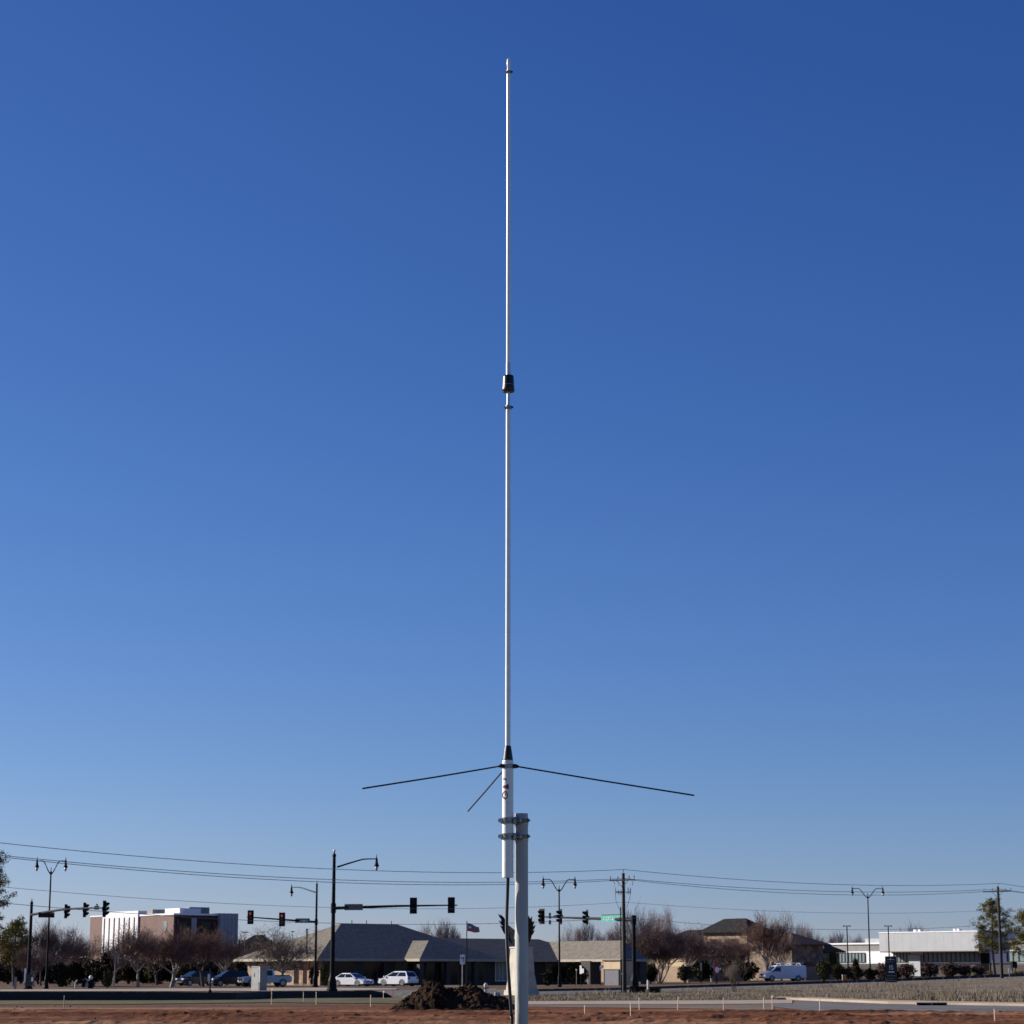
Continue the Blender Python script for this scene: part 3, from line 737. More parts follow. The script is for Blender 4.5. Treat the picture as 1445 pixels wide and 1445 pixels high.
# ------------------------------------------------------------------ buildings (all on the street grid, turned by TH)
TH = R(38)
EA = Vector((math.cos(TH), math.sin(TH), 0)); EB = Vector((-math.sin(TH), math.cos(TH), 0))
def hip_roof(b, a0, a1, b0, b1, z, h, axis='a', hip0=True, hip1=True, th=.18, rm=None, hd=None):
    """hipped roof solid over a rectangle in local grid axes"""
    if axis == 'a':
        hw = (b1 - b0) / 2; bm = (b0 + b1) / 2
        r0 = (a0 + (hw if hip0 else 0), bm); r1 = (a1 - (hw if hip1 else 0), bm)
    else:
        hw = hd or (a1 - a0) / 2; am = (a0 + a1) / 2 if rm is None else rm
        r0 = (am, b0 + (hw if hip0 else 0)); r1 = (am, b1 - (hw if hip1 else 0))
    e = [(a0, b0, z), (a1, b0, z), (a1, b1, z), (a0, b1, z)]
    vs = e + [(x, y, z - th) for x, y, _ in e] + [(*r0, z + h), (*r1, z + h)]
    if axis == 'a': top = [(0, 1, 9, 8), (1, 2, 9), (2, 3, 8, 9), (3, 0, 8)]
    else: top = [(0, 1, 8), (1, 2, 9, 8), (2, 3, 9), (3, 0, 8, 9)]
    b.add(vs, top + [(0, 4, 5, 1), (1, 5, 6, 2), (2, 6, 7, 3), (3, 7, 4, 0), (4, 7, 6, 5)])
    return b
def wall_panel(parent, name, m, face, u0, u1, z0, z1, at, th=.12, out=.02, fr=None, panes=None):
    """panel set on a wall. face 'f': front wall (b = at), runs along a; face 'l': left wall (a = at), runs along b"""
    b = MB()
    if face == 'f': b.lim(u0, u1, at - out, at + th, z0, z1)
    else: b.lim(at - out, at + th, u0, u1, z0, z1)
    o = b.build(name, m, parent)
    if fr:
        f = MB(); w_ = .09; q = at - out - .035
        def bar(ua, ub, za, zb):
            if face == 'f': f.lim(ua, ub, q, at + .03, za, zb)
            else: f.lim(q, at + .03, ua, ub, za, zb)
        bar(u0 - w_, u0, z0, z1); bar(u1, u1 + w_, z0, z1); bar(u0 - w_, u1 + w_, z1, z1 + w_); bar(u0 - w_, u1 + w_, z0 - w_, z0)
        if panes:
            for k in range(1, panes):
                u = u0 + (u1 - u0) * k / panes; bar(u - .04, u + .04, z0, z1)
        f.build('frame', fr, o)
    return o

def bank():
    O = gp(448, 262)
    t = thing('bank_building', 'long low brick building with a big grey hip roof behind the white cars', 'building', O, TH)
    ze = P(448, 1352.5, 262).z
    # main block: eave rectangle a 0..27, b 0..20
    b = MB(); hip_roof(b, 0, 27.6, 0, 19.2, ze, 4.35); rf = b.build('roof', M['shingle'], t)
    b = MB(); hip_roof(b, 16, 45, .6, 13.0, ze + .012, 2.62, hip0=True); b.build('roof', M['shingle'], t)
    b = MB(); hip_roof(b, 36.9, 41.2, -12.0, 13.2, ze + .02, 2.30, 'b', rm=39.9, hd=3.4); b.build('roof', M['shingle'], t)
    # small hipped porch roof whose sunlit side shows as a pale patch
    b = MB(); hip_roof(b, 12.5, 22.0, -3.2, 9.0, ze + .03, 2.2, 'b', hip1=False, rm=17.2, hd=4.77); b.build('porch_roof', M['shingle'], t)
    # fascias
    b = MB()
    b.lim(-.06, -.0, 0, 19.2, ze - .30, ze - .0); b.lim(0, 27.6, -.06, 0, ze - .30, ze); b.lim(36.84, 36.9, -12.0, 0.55, ze - .30, ze - .0); b.lim(36.9, 41.2, -12.06, -12.0, ze - .3, ze)
    b.lim(27.66, 36.8, .54, .6, ze - .3, ze); b.lim(12.44, 12.5, -3.2, -.06, ze - .3, ze); b.lim(12.5, 22, -3.26, -3.2, ze - .3, ze)
    b.build('fascia', M['fascia'], t)
    # walls
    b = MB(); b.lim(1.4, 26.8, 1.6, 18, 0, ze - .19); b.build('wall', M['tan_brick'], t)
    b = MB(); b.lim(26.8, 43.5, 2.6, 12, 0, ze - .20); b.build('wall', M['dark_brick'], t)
    b = MB(); b.lim(1.75, 26.8, 1.52, 1.6, 0, ze - .19); b.build('front_shade_panel', M['dark_brick'], t)  # dark sheet over the tan wall, painting in the shade of this side
    # openings on the sunny left wall
    wall_panel(t, 'window', M['window'], 'l', 12.6, 15.6, .25, 2.6, 1.4, fr=M['soffit'])
    wall_panel(t, 'window', M['window'], 'l', 2.2, 7.2, .2, 2.75, 1.4, fr=M['soffit'], panes=3)
    for u in (3.9, 5.7): wall_panel(t, 'door', M['door_wood'], 'l', u - .42, u + .42, 0, 2.2, 1.4, out=.05)
    # front, in shade: doors, windows, piers
    for k, (u0, u1) in enumerate(((3, 6.2), (7.6, 10.5), (12.2, 15.2), (16.9, 21.6), (23.2, 25.6))):
        wall_panel(t, 'window', M['window'], 'f', u0, u1, .5 if k != 3 else .1, 2.7, 1.52, fr=M['mullion'], panes=3)
    for a in (13.2, 17.2, 21.4):
        b = MB(); b.lim(a - .3, a + .3, -2.6, -2.0, 0, ze - .2); b.build('pier', M['dark_brick'], t)
    for k, (u0, u1) in enumerate(((30.9, 33.4), (36.5, 40))):
        wall_panel(t, 'window', M['window'], 'f', u0, u1, .3, 2.6, 2.6, fr=M['soffit'], panes=3)
    # covered drive-through: brick piers and pale posts at the near end
    for (a, bb, m_, r) in ((37.6, -11.3, 'dark_brick', .5), (40.6, -11.3, 'dark_brick', .5), (37.6, -5.2, 'dark_brick', .9)):
        b = MB(); b.lim(a - r, a + r, bb - r, bb + r, 0, ze - .2); b.build('pier', M[m_], t)
    for a, bb in ((37.6, -10.4), (38.6, -10.6), (36.0, -6.6)):
        b = MB(); b.tube([(a, bb, 0), (a, bb, 1.9)], .09, 8); b.build('post', M['fascia'], t)
    # vents on the ridge
    for a in (11.2, 13.4, 17.2):
        b = MB(); b.tube([(a, 9.6, ze + 4.3), (a, 9.6, ze + 4.75)], .06, 6); b.build('roof_vent', M['sign_grey'], t)
    b = MB(); b.tube([(1.0, 4, ze + .3), (1.0, 4, ze + 3.4)], .10, 8); b.tube([(1.0, 4, ze + 3.4), (1.0, 4, ze + 3.5)], .16, 8); b.build('flue', M['soffit'], t)
    # end windows of the walk-through, pale panes standing for daylight seen through them
    wall_panel(t, 'window', M['window_pale'], 'f', 28.4, 30.1, .5, 2.8, 2.6, fr=M['sign_white'], panes=3)
bank()

def hospital():
    O = gp(243, 400)
    t = thing('hospital_block', 'four-storey brick block with white vertical panels, at the left behind bare trees', 'building', O, TH)
    zb = P(243, 1291, 400).z
    zc = P(243, 1289, 400).z - zb
    L1 = 12.9; L2 = 26.8; L3 = 31.9
    b = MB(); b.lim(0, 9.1, 0, L1, 0, zb); b.build('wall', M['red_brick'], t)
    b = MB(); b.lim(-.12, 9.1, -.12, L1, zb, zb + .32); b.build('coping', M['panel_white'], t)
    b = MB(); b.lim(-.3, 9, L1, L2, 0, zb + 1.0); pn = b.build('wall_panel', M['panel_white'], t)
    for k in range(7):
        u = L1 + 1.1 + k * 1.95
        b = MB(); b.lim(-.34, -.28, u, u + .42, .5, zb - .15); b.build('window_strip', M['window'], pn)
    b = MB(); b.lim(-.2, 9, L2, L3, 0, zb + .2); b.build('wall', M['red_brick'], t)
    b = MB(); b.lim(-.26, 9, L2 - .02, L3 + .05, zb + .2, zb + .42); b.build('coping', M['panel_white'], t)
    b = MB(); b.lim(.3, 9.0, -.06, 0, 0, zb - .12); fp = b.build('dark_front_panel', M['brown_panel'], t)  # thin dark brown panel laid over the front brick face
    b = MB(); b.lim(3.6, 4.7, -.09, -.062, 2, zb - .5); b.build('stair_glazing', M['panel_blue_shade'], fp)
    # roof plant rooms
    b = MB(); b.lim(1.6, 6, .8, 6.2, zb + .32, zb + 1.25); b.build('plant_room', M['panel_white'], t)
    b = MB(); b.lim(4.0, 8.2, 1.5, 3.5, zb + .33, zb + 1.5); b.build('plant_room', M['panel_grey'], t)
    b = MB(); b.lim(.8, 4, 9.4, 11.5, zb + .33, zb + 1.2); b.build('plant_room', M['panel_grey'], t)
    # windows of the sunny brick wall
    for k in range(4): wall_panel(t, 'window', M['window_pale'], 'l', 2.5, 3.7, zb - 2.6 - k * 3.1, zb - 1.2 - k * 3.1, 0, fr=M['panel_blue_shade']) if k != 1 else None
    # shaded right side
    for k in range(4):
        for u in (.9, 5.6): wall_panel(t, 'window', M['window'], 'f', u, u + 1.9, zb - 2.7 - k * 3.1, zb - 1.2 - k * 3.1, -.06, out=.025)
    b = MB(); b.lim(9.12, 12.9, -.9, 9, 0, zb + .42); pb = b.build('wall_panel', M['panel_blue_shade'], t)  # white panels in a shaded tone, blue-grey mixed into the colour
    for k in range(4):
        b = MB(); b.lim(9.9 + k * .8, 9.96 + k * .8, -.94, -.88, 0, zb + .3); b.build('panel_joint', M['panel_grey'], pb)
    # low annexe to the left
    b = MB(); b.lim(2, 14, L3, L3 + 16, 0, 4.2); b.build('annexe', M['red_brick'], t)
    b = MB(); b.lim(1.8, 14.2, L3 + .02, L3 + 16.2, 4.2, 4.55); b.build('coping', M['panel_white'], t)
hospital()

def tan_building():
    O = gp(967, 322)
    t = thing('brick_building', 'low tan brick building in sunlight behind the big multi-stemmed bare tree', 'building', O, TH)
    z1 = P(967, 1351, 322).z; z0 = O.z
    b = MB(); b.lim(0, 12, 0, 19, -.5, 2.2); b.build('wall', M['tan_brick'], t)
    b = MB(); b.lim(.06, 12, .06, 19, 2.2, z1 - z0); b.build('upper_wall', M['tan_stucco'], t)
    b = MB(); b.lim(-.1, 12.2, -.1, 19.1, z1 - z0, z1 - z0 + .2); b.build('coping', M['shingle_dark'], t)
    for u in (7.6,): wall_panel(t, 'window', M['window'], 'l', u, u + 1.6, .9, 2.1, 0, fr=M['soffit'])
    wall_panel(t, 'door', M['soffit'], 'l', 14.6, 15.8, -.2, 2.1, 0)
tan_building()

def garage():
    O = gp(875, 257)
    t = thing('garage_block', 'small cream wall above a grey roller gate, beside the drive-through roof', 'garage', O, TH)
    b = MB(); b.lim(0, 2.2, 0, 2.9, -.2, 2.75); b.build('wall', M['tan_stucco'], t)
    b = MB(); b.lim(-.12, 2.3, -.12, 3.0, 2.75, 2.9); b.build('coping', M['soffit'], t)
    wall_panel(t, 'gate', M['metal_door'], 'l', .2, 2.7, 0, 1.75, 0, out=.08, fr=M['mullion'])
garage()

def villa():
    O = gp(1055, 345)
    t = thing('stone_house', 'two-storey tan stone house with a charcoal hip roof behind the bare trees', 'house', O, TH)
    ze = P(1052, 1314, 345).z - O.z
    b = MB(); hip_roof(b, -.7, 5.2, -.8, 10.6, ze, 2.05, 'b', hd=3.2); b.build('roof', M['shingle_dark'], t)
    b = MB(); b.lim(0, 4.6, 0, 9.8, 0, ze - .19); b.build('wall', M['stone'], t)
    b = MB(); hip_roof(b, .2, 6.6, 9.9, 20.5, ze - 1.3, 1.75, 'b'); b.build('roof', M['shingle_dark'], t)
    b = MB(); b.lim(1, 5.8, 9.82, 19.6, 0, ze - 1.6); b.build('wall', M['stone'], t)
    for u in (2.2, 6.8): wall_panel(t, 'window', M['window'], 'l', u, u + 1.4, ze - 2.6, ze - 1.2, 0, fr=M['soffit'])
    for u in (1.2,): wall_panel(t, 'window', M['window'], 'f', u, u + 1.5, ze - 2.9, ze - 1.3, 0, fr=M['soffit'])
    O2 = gp(1122, 332)
    t = thing('tile_roof_house', 'dark stone house with a red-brown tile roof, behind the white van', 'house', O2, TH)
    ze = P(1122, 1332.5, 332).z - O2.z
    b = MB(); hip_roof(b, -3.2, 5.2, -2.6, 8.2, ze, 1.75, 'b'); b.build('roof', M['tile_red'], t)
    b = MB(); b.lim(-2.2, 4.4, -1.6, 7.4, -.3, ze - .19); b.build('wall', M['stone'], t)
    b = MB(); pts = [(-.9, -1.6)]
    arch = [(-.9 + 1.8 * k / 1.0 * 0, 0) for k in range(0)]
    out = [(.0, 0), (2.4, 0), (2.4, 1.9)] + [(1.2 + 1.2 * math.cos(a), 1.9 + .8 * math.sin(a)) for a in (math.pi * q / 8 for q in range(1, 8))] + [(0, 1.9)]
    b.slab([(x, -1.62, z) for x, z in out], (0, -1, 0), .03); b.build('arched_doorway', M['window'], t)
    wall_panel(t, 'window', M['window'], 'l', 1, 2.6, 1.0, 2.6, -2.2, fr=M['soffit'])
    b = MB(); hip_roof(b, 5.25, 10, -1, 6.5, ze - 1.0, 1.3, 'b'); b.build('roof', M['tile_red'], t)
    b = MB(); b.lim(5.3, 9.4, -.2, 5.8, -.3, ze - 1.2); b.build('wall', M['stone'], t)
    # garden wall beside it
    a0 = gp(1136, 318); w_ = thing('garden_wall', 'low tan brick wall running right of the white van', 'wall', a0, R(8))
    b = MB(); b.lim(0, 5.3, 0, .35, -.3, 1.95); b.build('masonry', M['tan_brick'], w_)
    b = MB(); b.lim(-.05, 5.35, -.05, .40, 1.95, 2.1); b.build('coping', M['soffit'], w_)
villa()

def modern():
    O = gp(1462, 352)
    t = thing('modern_building', 'long white modern building with a deep canopy and bands of windows, at right', 'building', O, TH)
    g = O.z
    def zz(px, py, Y): return P(px, py, Y).z - g
    # low wing, sunny left wall along b, b grows to the left-away
    Lw = 46.7
    zc = zz(1462, 1326, 352)
    zf = zz(1462, 1342, 352); zs = zz(1462, 1356.5, 352)
    b = MB(); b.lim(.25, 20, 0, Lw, -.4, zc - .4); b.build('wall', M['panel_grey'], t)
    b = MB(); b.lim(0, 20.1, -.1, Lw + .1, zc - .4, zc - .12); b.build('coping', M['panel_white'], t)
    b = MB(); b.lim(.05, .24, 0, Lw - 3.6, zs - .28, zf + .2); fb = b.build('white_frame', M['panel_white'], t)
    b = MB(); b.lim(.02, .24, 0, Lw, -.4, zs - .5); b.build('plinth', M['dark_brick'], t)
    def band(u0, u1, n, m_):
        wn = MB(); wn.lim(-.01, .03, u0, u1, zs, zf - .1); o = wn.build('window_band', m_, t)
        f = MB()
        for k in range(n + 1):
            u = u0 + (u1 - u0) * k / n; f.lim(-.09, -.012, u - .09, u + .09, zs, zf - .1)
        f.lim(-.09, -.012, u0, u1, zs - .1, zs); f.lim(-.09, -.012, u0, u1, zf - .1, zf)
        f.build('mullion', M['mullion'], o)
    band(-0.2, 5.6, 5, M['window_pale'])
    band(11.4, 23.2, 12, M['window_teal']); band(26.2, 29.8, 5, M['window_pale']); band(36.4, 42.6, 8, M['window_pale'])
    # tall white volume, overhanging
    zt = zz(1462, 1313.6, 352); zu = zz(1462, 1341.3, 352)
    b = MB()
    poly = [(-2.6, 9.2), (6, 9.2), (14, 13), (14, 30.6), (-2.6, 30.6)]
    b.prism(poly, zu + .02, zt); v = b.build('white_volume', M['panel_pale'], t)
    b = MB(); b.prism([(x * 1.0 - (.08 if x < 0 else 0), y) for x, y in poly], zt, zt + .16); b.build('coping', M['white_paint'], v)
    b = MB()
    for k in range(1, 12): b.lim(-2.605, -2.6, 9.2 + k * 1.8, 9.215 + k * 1.8, zu + .1, zt - .1)
    b.build('panel_joint', M['panel_grey'], v)
    b = MB(); b.prism([(-2.55, 9.3), (1, 9.3), (1, 30.5), (-2.55, 30.5)], zu - .12, zu + .015); b.build('soffit', M['soffit'], v)
    # farther white box, lower
    zq = zz(1462, 1310.5, 352) - 1.1
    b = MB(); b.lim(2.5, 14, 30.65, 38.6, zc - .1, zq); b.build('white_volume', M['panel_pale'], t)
    # roof fittings
    for u in (15.2, 16.0, 23.6, 24.6): 
        b = MB(); b.lim(-.2, .4, u, u + .45, zt + .16, zt + .55); b.build('roof_vent', M['white_paint'], t)
    # entrance: white return wall, dark doorway
    b = MB(); b.lim(-.6, -.1, 23.5, 26.0, -.3, zs + 1.1); b.build('entrance_wall', M['panel_pale'], t)
    wall_panel(t, 'door', M['window'], 'l', 9.3, 11.0, 0, zf - .3, .05, out=.12, fr=M['mullion'])
modern()

def back_roof(px0, px1, py0, py1, Y, label, m='shingle_dark'):
    O = gp(px0, Y); t = thing('distant_house', label, 'house', O, 0)
    wdt = (px1 - px0) / sc(Y); ze = P(px0, py1, Y).z - O.z; h = P(px0, py0, Y).z - P(px0, py1, Y).z
    b = MB(); hip_roof(b, 0, wdt, 0, max(6, h * 2), ze, h); b.build('roof', M[m], t)
    b = MB(); b.lim(.6, wdt - .6, .6, 5, 0, ze - .2); b.build('wall', M['tan_brick'], t)
    wall_panel(t, 'window', M['window'], 'f', wdt * .3, wdt * .5, 1, 2.2, .6, fr=M['sign_white'])
back_roof(330, 392, 1319, 1336, 380, 'distant house with a dark grey roof between the brick block and the pale hip roof')

# ------------------------------------------------------------------ trees
def bare_mesh(seed, spread=.95, levels=(7, 6, 6, 6), trunk_h=.22, stems=1, twig=.009, up=.25, jit=.25):
    """returns (trunk MB, crown MB) for a leafless tree about 1 unit = 1 m, 8 m high"""
    r = random.Random(seed); tr = MB(); cr = MB(); H = 8.0
    def rv(): return Vector((r.uniform(-1, 1), r.uniform(-1, 1), r.uniform(-1, 1)))
    def grow(p, d, l, rad, lv):
        n = 4 if lv < 2 else (3 if lv < 3 else 2)
        pts = [p]; q = p.copy(); dd = d.copy()
        for i in range(n):
            dd = (dd + rv() * jit * (.5 + .15 * lv) + Vector((0, 0, up * .35))).normalized(); q = q + dd * l / n; pts.append(q.copy())
        rads = [max(twig * .6, rad * (1 - .62 * i / n)) for i in range(n + 1)]
        (tr if lv <= 1 else cr).tube(pts, rads, 7 if lv == 0 else (5 if lv == 1 else 3), cap=False)
        if lv >= len(levels): return
        k = levels[lv]
        for c in range(k):
            t = (.35 + .65 * (c + r.random()) / k) if lv else (.55 + .45 * (c + r.random()) / k)
            f = t * n; i = min(int(f), n - 1); b0 = pts[i].lerp(pts[i + 1], f - i)
            a = r.uniform(0, 2 * math.pi); ax = Vector((math.cos(a), math.sin(a), 0))
            base = (pts[i + 1] - pts[i]).normalized()
            side = (ax - base * ax.dot(base)).normalized() if lv == 0 else (rv() - base * .3).normalized()
            nd = (base * r.uniform(.5, .9) + side * spread * r.uniform(.6, 1.1) + Vector((0, 0, up))).normalized()
            grow(b0, nd, l * r.uniform(.52, .78) * (1.55 if lv == 0 else 1), max(twig, rad * (.5 if lv else .55) * r.uniform(.7, 1)), lv + 1)
    for s in range(stems):
        a = 2 * math.pi * s / max(1, stems) + r.uniform(-.4, .4)
        d = Vector((math.cos(a) * .45, math.sin(a) * .45, 1)).normalized() if stems > 1 else Vector((r.uniform(-.1, .1), r.uniform(-.1, .1), 1)).normalized()
        grow(Vector((math.cos(a) * .12, math.sin(a) * .12, -.1)) if stems > 1 else Vector((0, 0, -.1)), d, H * trunk_h * (1.25 if stems > 1 else 1.4), .17 if stems == 1 else .10, 0)
    zs = sorted(v[2] for v in cr.v); xs = sorted(v[0] for v in cr.v); ys = sorted(v[1] for v in cr.v)
    k = len(xs) // 100
    return tr, cr, zs[-len(zs) // 60], ((xs[-k] - xs[k]) + (ys[-k] - ys[k])) / 2

TREES = {}
def tree_kind(key, twig_m, bark_m, **kw):
    tr, cr, h, wd = bare_mesh(**kw)
    mt = bpy.data.meshes.new('trunk'); mt.from_pydata(tr.v, [], tr.f); mt.materials.append(M[bark_m]); mt.update()
    mc = bpy.data.meshes.new('crown'); mc.from_pydata(cr.v, [], cr.f); mc.materials.append(M[twig_m]); mc.update()
    TREES[key] = (mt, mc, h, wd)
tree_kind('plum0', 'twig_plum', 'bark_pale', seed=11, levels=(9, 8, 7, 5), twig=.0115)
tree_kind('plum1', 'twig_plum', 'bark_pale', seed=12, levels=(9, 8, 7, 5), twig=.0115, spread=.8)
tree_kind('red0', 'twig_red', 'bark_pale', seed=13, levels=(9, 8, 7, 5), twig=.0115, spread=.8, up=.35)
tree_kind('red1', 'twig_red', 'bark_dark', seed=14, levels=(9, 8, 7, 5), twig=.0115, spread=.9)
tree_kind('grey0', 'twig_grey', 'bark_pale', seed=15, levels=(10, 8, 7, 5), twig=.0115, spread=1.15, up=.12)
tree_kind('multi', 'twig_plum', 'bark_pale', seed=16, stems=6, levels=(5, 7, 7, 6), twig=.0125, spread=.9, up=.3)
tree_kind('far0', 'twig_far', 'bark_dark', seed=17, levels=(7, 6, 6, 4), twig=.0125, spread=.7, up=.35)
tree_kind('far1', 'twig_far', 'bark_dark', seed=18, levels=(7, 6, 6, 4), twig=.0125, spread=.65, up=.45)
tree_kind('tall', 'twig_red', 'bark_pale', seed=23, levels=(9, 7, 7, 5), twig=.011, spread=.75, up=.4)
tree_kind('sapling', 'twig_grey', 'bark_dark', seed=19, stems=6, levels=(5, 5, 4, 2), twig=.007, spread=.8, up=.4)

def bare_tree(key, px, Y, ptop, wpx, label, rz=None, group='bare winter trees', name='bare_tree', cat='tree'):
    mt, mc, h, wd = TREES[key]
    g = gp(px, Y); H = P(px, ptop, Y).z - g.z; W = wpx / sc(Y)
    t = thing(name, label, cat, g, rnd.uniform(0, 6.28) if rz is None else rz, group)
    t.scale = (W / wd, W / wd, H / h)
    for nm, me in (('trunk', mt), ('crown', mc)):
        o = bpy.data.objects.new(nm, me); COL.objects.link(o); o.parent = t
    return t
BT = [
    ('plum0', 196, 238, 1310, 84, 'bare tree with a pale forked trunk in front of the white vertical panels'),
    ('red0', 243, 240, 1318, 84, 'reddish bare tree with a pale leaning trunk in front of the brick wall'),
    ('red1', 287, 246, 1312, 80, 'dense brown bare tree above the dark parked car'),
    ('plum1', 318, 262, 1322, 64, 'brown bare tree right of the brick block, above the dark blue car'),
    ('plum1', 160, 262, 1330, 50, 'low bare tree hiding the foot of the white panels'),
    ('red1', 222, 275, 1324, 74, 'bare tree filling the gap between the two pale-trunked trees'),
    ('plum0', 84, 250, 1308, 74, 'bare tree right of the far left twin-headed lamp'),
    ('far0', 58, 262, 1304, 46, 'grey bare tree behind the far left signal pole'),
    ('plum1', 110, 280, 1328, 64, 'low bare tree left of the brick block'),
    ('red1', 22, 255, 1322, 76, 'dark bare tree under the left edge pine'),
    ('plum0', 48, 240, 1338, 54, 'short dark bare tree at the foot of the far left signal'),
    ('grey0', 403, 259, 1314, 92, 'wide grey bare tree in front of the pale hip roof'),
    ('multi', 930, 290, 1314, 92, 'big bare tree with many pale stems spreading from the ground'),
    ('plum1', 972, 300, 1316, 78, 'dense dark bare tree right of the many-stemmed tree'),
    ('plum0', 1005, 312, 1322, 84, 'broad bare tree in front of the stone house'),
    ('red1', 1034, 318, 1326, 70, 'brown bare tree behind the red and white sign'),
    ('tall', 1082, 312, 1293, 62, 'tall reddish bare tree left of the white van'),
    ('plum1', 1103, 325, 1318, 44, 'bare tree behind the roof of the white van'),
    ('plum0', 868, 330, 1340, 44, 'low bare tree behind the garage gate'),
    ('tall', 903, 320, 1318, 50, 'bare tree behind the right traffic signal pole'),
    ('far0', 606, 400, 1304, 26, 'far bare tree over the bank ridge, left of its pair'), ('far1', 624, 420, 1301, 28, 'far bare tree over the bank ridge, tallest of its pair'),
    ('far1', 641, 420, 1308, 26, 'far bare tree left of the flag, over the bank ridge'),
    ('far0', 806, 400, 1308, 34, 'far bare tree behind the flat grey roof, right of the lamp'), ('far1', 825, 410, 1303, 30, 'far bare tree behind the flat grey roof, under the signal head'),
    ('far0', 848, 400, 1316, 34, 'far low bare tree behind the end of the grey roof'), ('far1', 868, 400, 1304, 34, 'far bare tree left of the utility pole'),
    ('far0', 899, 380, 1283, 40, 'tall far bare tree right of the utility pole'), ('far1', 917, 390, 1290, 36, 'far bare tree above the many-stemmed tree'),
    ('far0', 938, 385, 1285, 38, 'tall far bare tree left of the charcoal roof'),
    ('far1', 1100, 400, 1302, 26, 'far bare tree above the red tile roof, on its left'), ('far0', 1118, 410, 1303, 28, 'far bare tree rising over the red tile roof ridge'), ('far1', 1140, 420, 1306, 26, 'far bare tree over the right end of the tile roof'),
    ('far0', 1160, 430, 1320, 30, 'far low bare tree left of the white building'), ('far1', 1180, 450, 1317, 28, 'far bare tree behind the low white coping'), ('far0', 1203, 450, 1324, 26, 'far bare tree left of the lamp over the low wing'),
    ('far1', 1217, 450, 1322, 18, 'far small bare tree just left of the right twin-headed lamp'),
    ('far0', 1285, 460, 1305, 26, 'far bare tree peeping over the white volume'), ('far1', 1300, 470, 1310, 22, 'far bare tree behind the roof vents of the white volume'),
    ('far0', 88, 420, 1326, 40, 'far bare tree over the low annexe roof'), ('far1', 112, 440, 1325, 34, 'far bare tree touching the brick block at left'),
    ('sapling', 1036, 168, 1358, 30, 'twiggy grey sapling standing in the grass verge'),
]
for k, px, Y, pt, wp, lb in BT:
    bare_tree(k, px, Y, pt, wp, lb)

def leaf_cloud(seed, n, sx, sy, sz, size, tufts=0, flat=False, hole=.0):
    r = random.Random(seed); b = MB(); vs = []; fs = []
    made = 0
    while made < n:
        p = Vector((r.uniform(-1, 1), r.uniform(-1, 1), r.uniform(-1, 1)))
        l = p.length
        nn = noise.noise(p * 1.9 + Vector((seed * 3.1, 0, 0))) * .35 + noise.noise(p * 4.5 + Vector((0, seed * 1.7, 0))) * .16
        if l > .86 + nn or l < .25: continue
        if noise.noise(p * 3.2 + Vector((seed, 4, 0))) < hole: continue
        c = Vector((p.x * sx, p.y * sy, (p.z + 1) * sz))
        s = size * r.uniform(.6, 1.3)
        u = Vector((r.uniform(-1, 1), r.uniform(-1, 1), r.uniform(-1, 1))).normalized(); w_ = u.orthogonal().normalized()
        o = len(vs); vs += [c - u * s, c + w_ * s * .45, c + u * s, c - w_ * s * .45]; fs.append((o, o + 1, o + 2, o + 3)); made += 1
    b.add(vs, fs); return b
SH = {}
def shrub(px, Y, ptop, wpx, label, m='cedar', kind=0, name='evergreen_shrub', cat='shrub', group='shrubs along the street', pbase=None, n=1500, size=.13, hole=-.3):
    g = gp(px, Y); H = P(px, ptop, Y).z - g.z; W = wpx / sc(Y)
    t = thing(name, label, cat, g, rnd.uniform(0, 6.28), group)
    key = (m, kind)
    if key not in SH:
        f = leaf_cloud(hash_ := (len(SH) * 7 + 3), n, 1, 1, 1, size, hole=hole).build('foliage', M[m]); me = f.data; bpy.data.objects.remove(f)
        s = MB()
        for q in range(5):
            a = q * 1.3; s.tube([(0, 0, -.1), (.2 * math.cos(a), .2 * math.sin(a), .5), (.5 * math.cos(a), .5 * math.sin(a), 1.1)], [.05, .035, .015], 5)
        so_ = s.build('stem', M['bark_dark']); ms = so_.data; bpy.data.objects.remove(so_); SH[key] = (me, ms)
    for nm, me in zip(('foliage', 'stem'), SH[key]):
        o = bpy.data.objects.new(nm, me); COL.objects.link(o); o.parent = t
    t.scale = (W / 2, W / 2, H / 2)
    return t
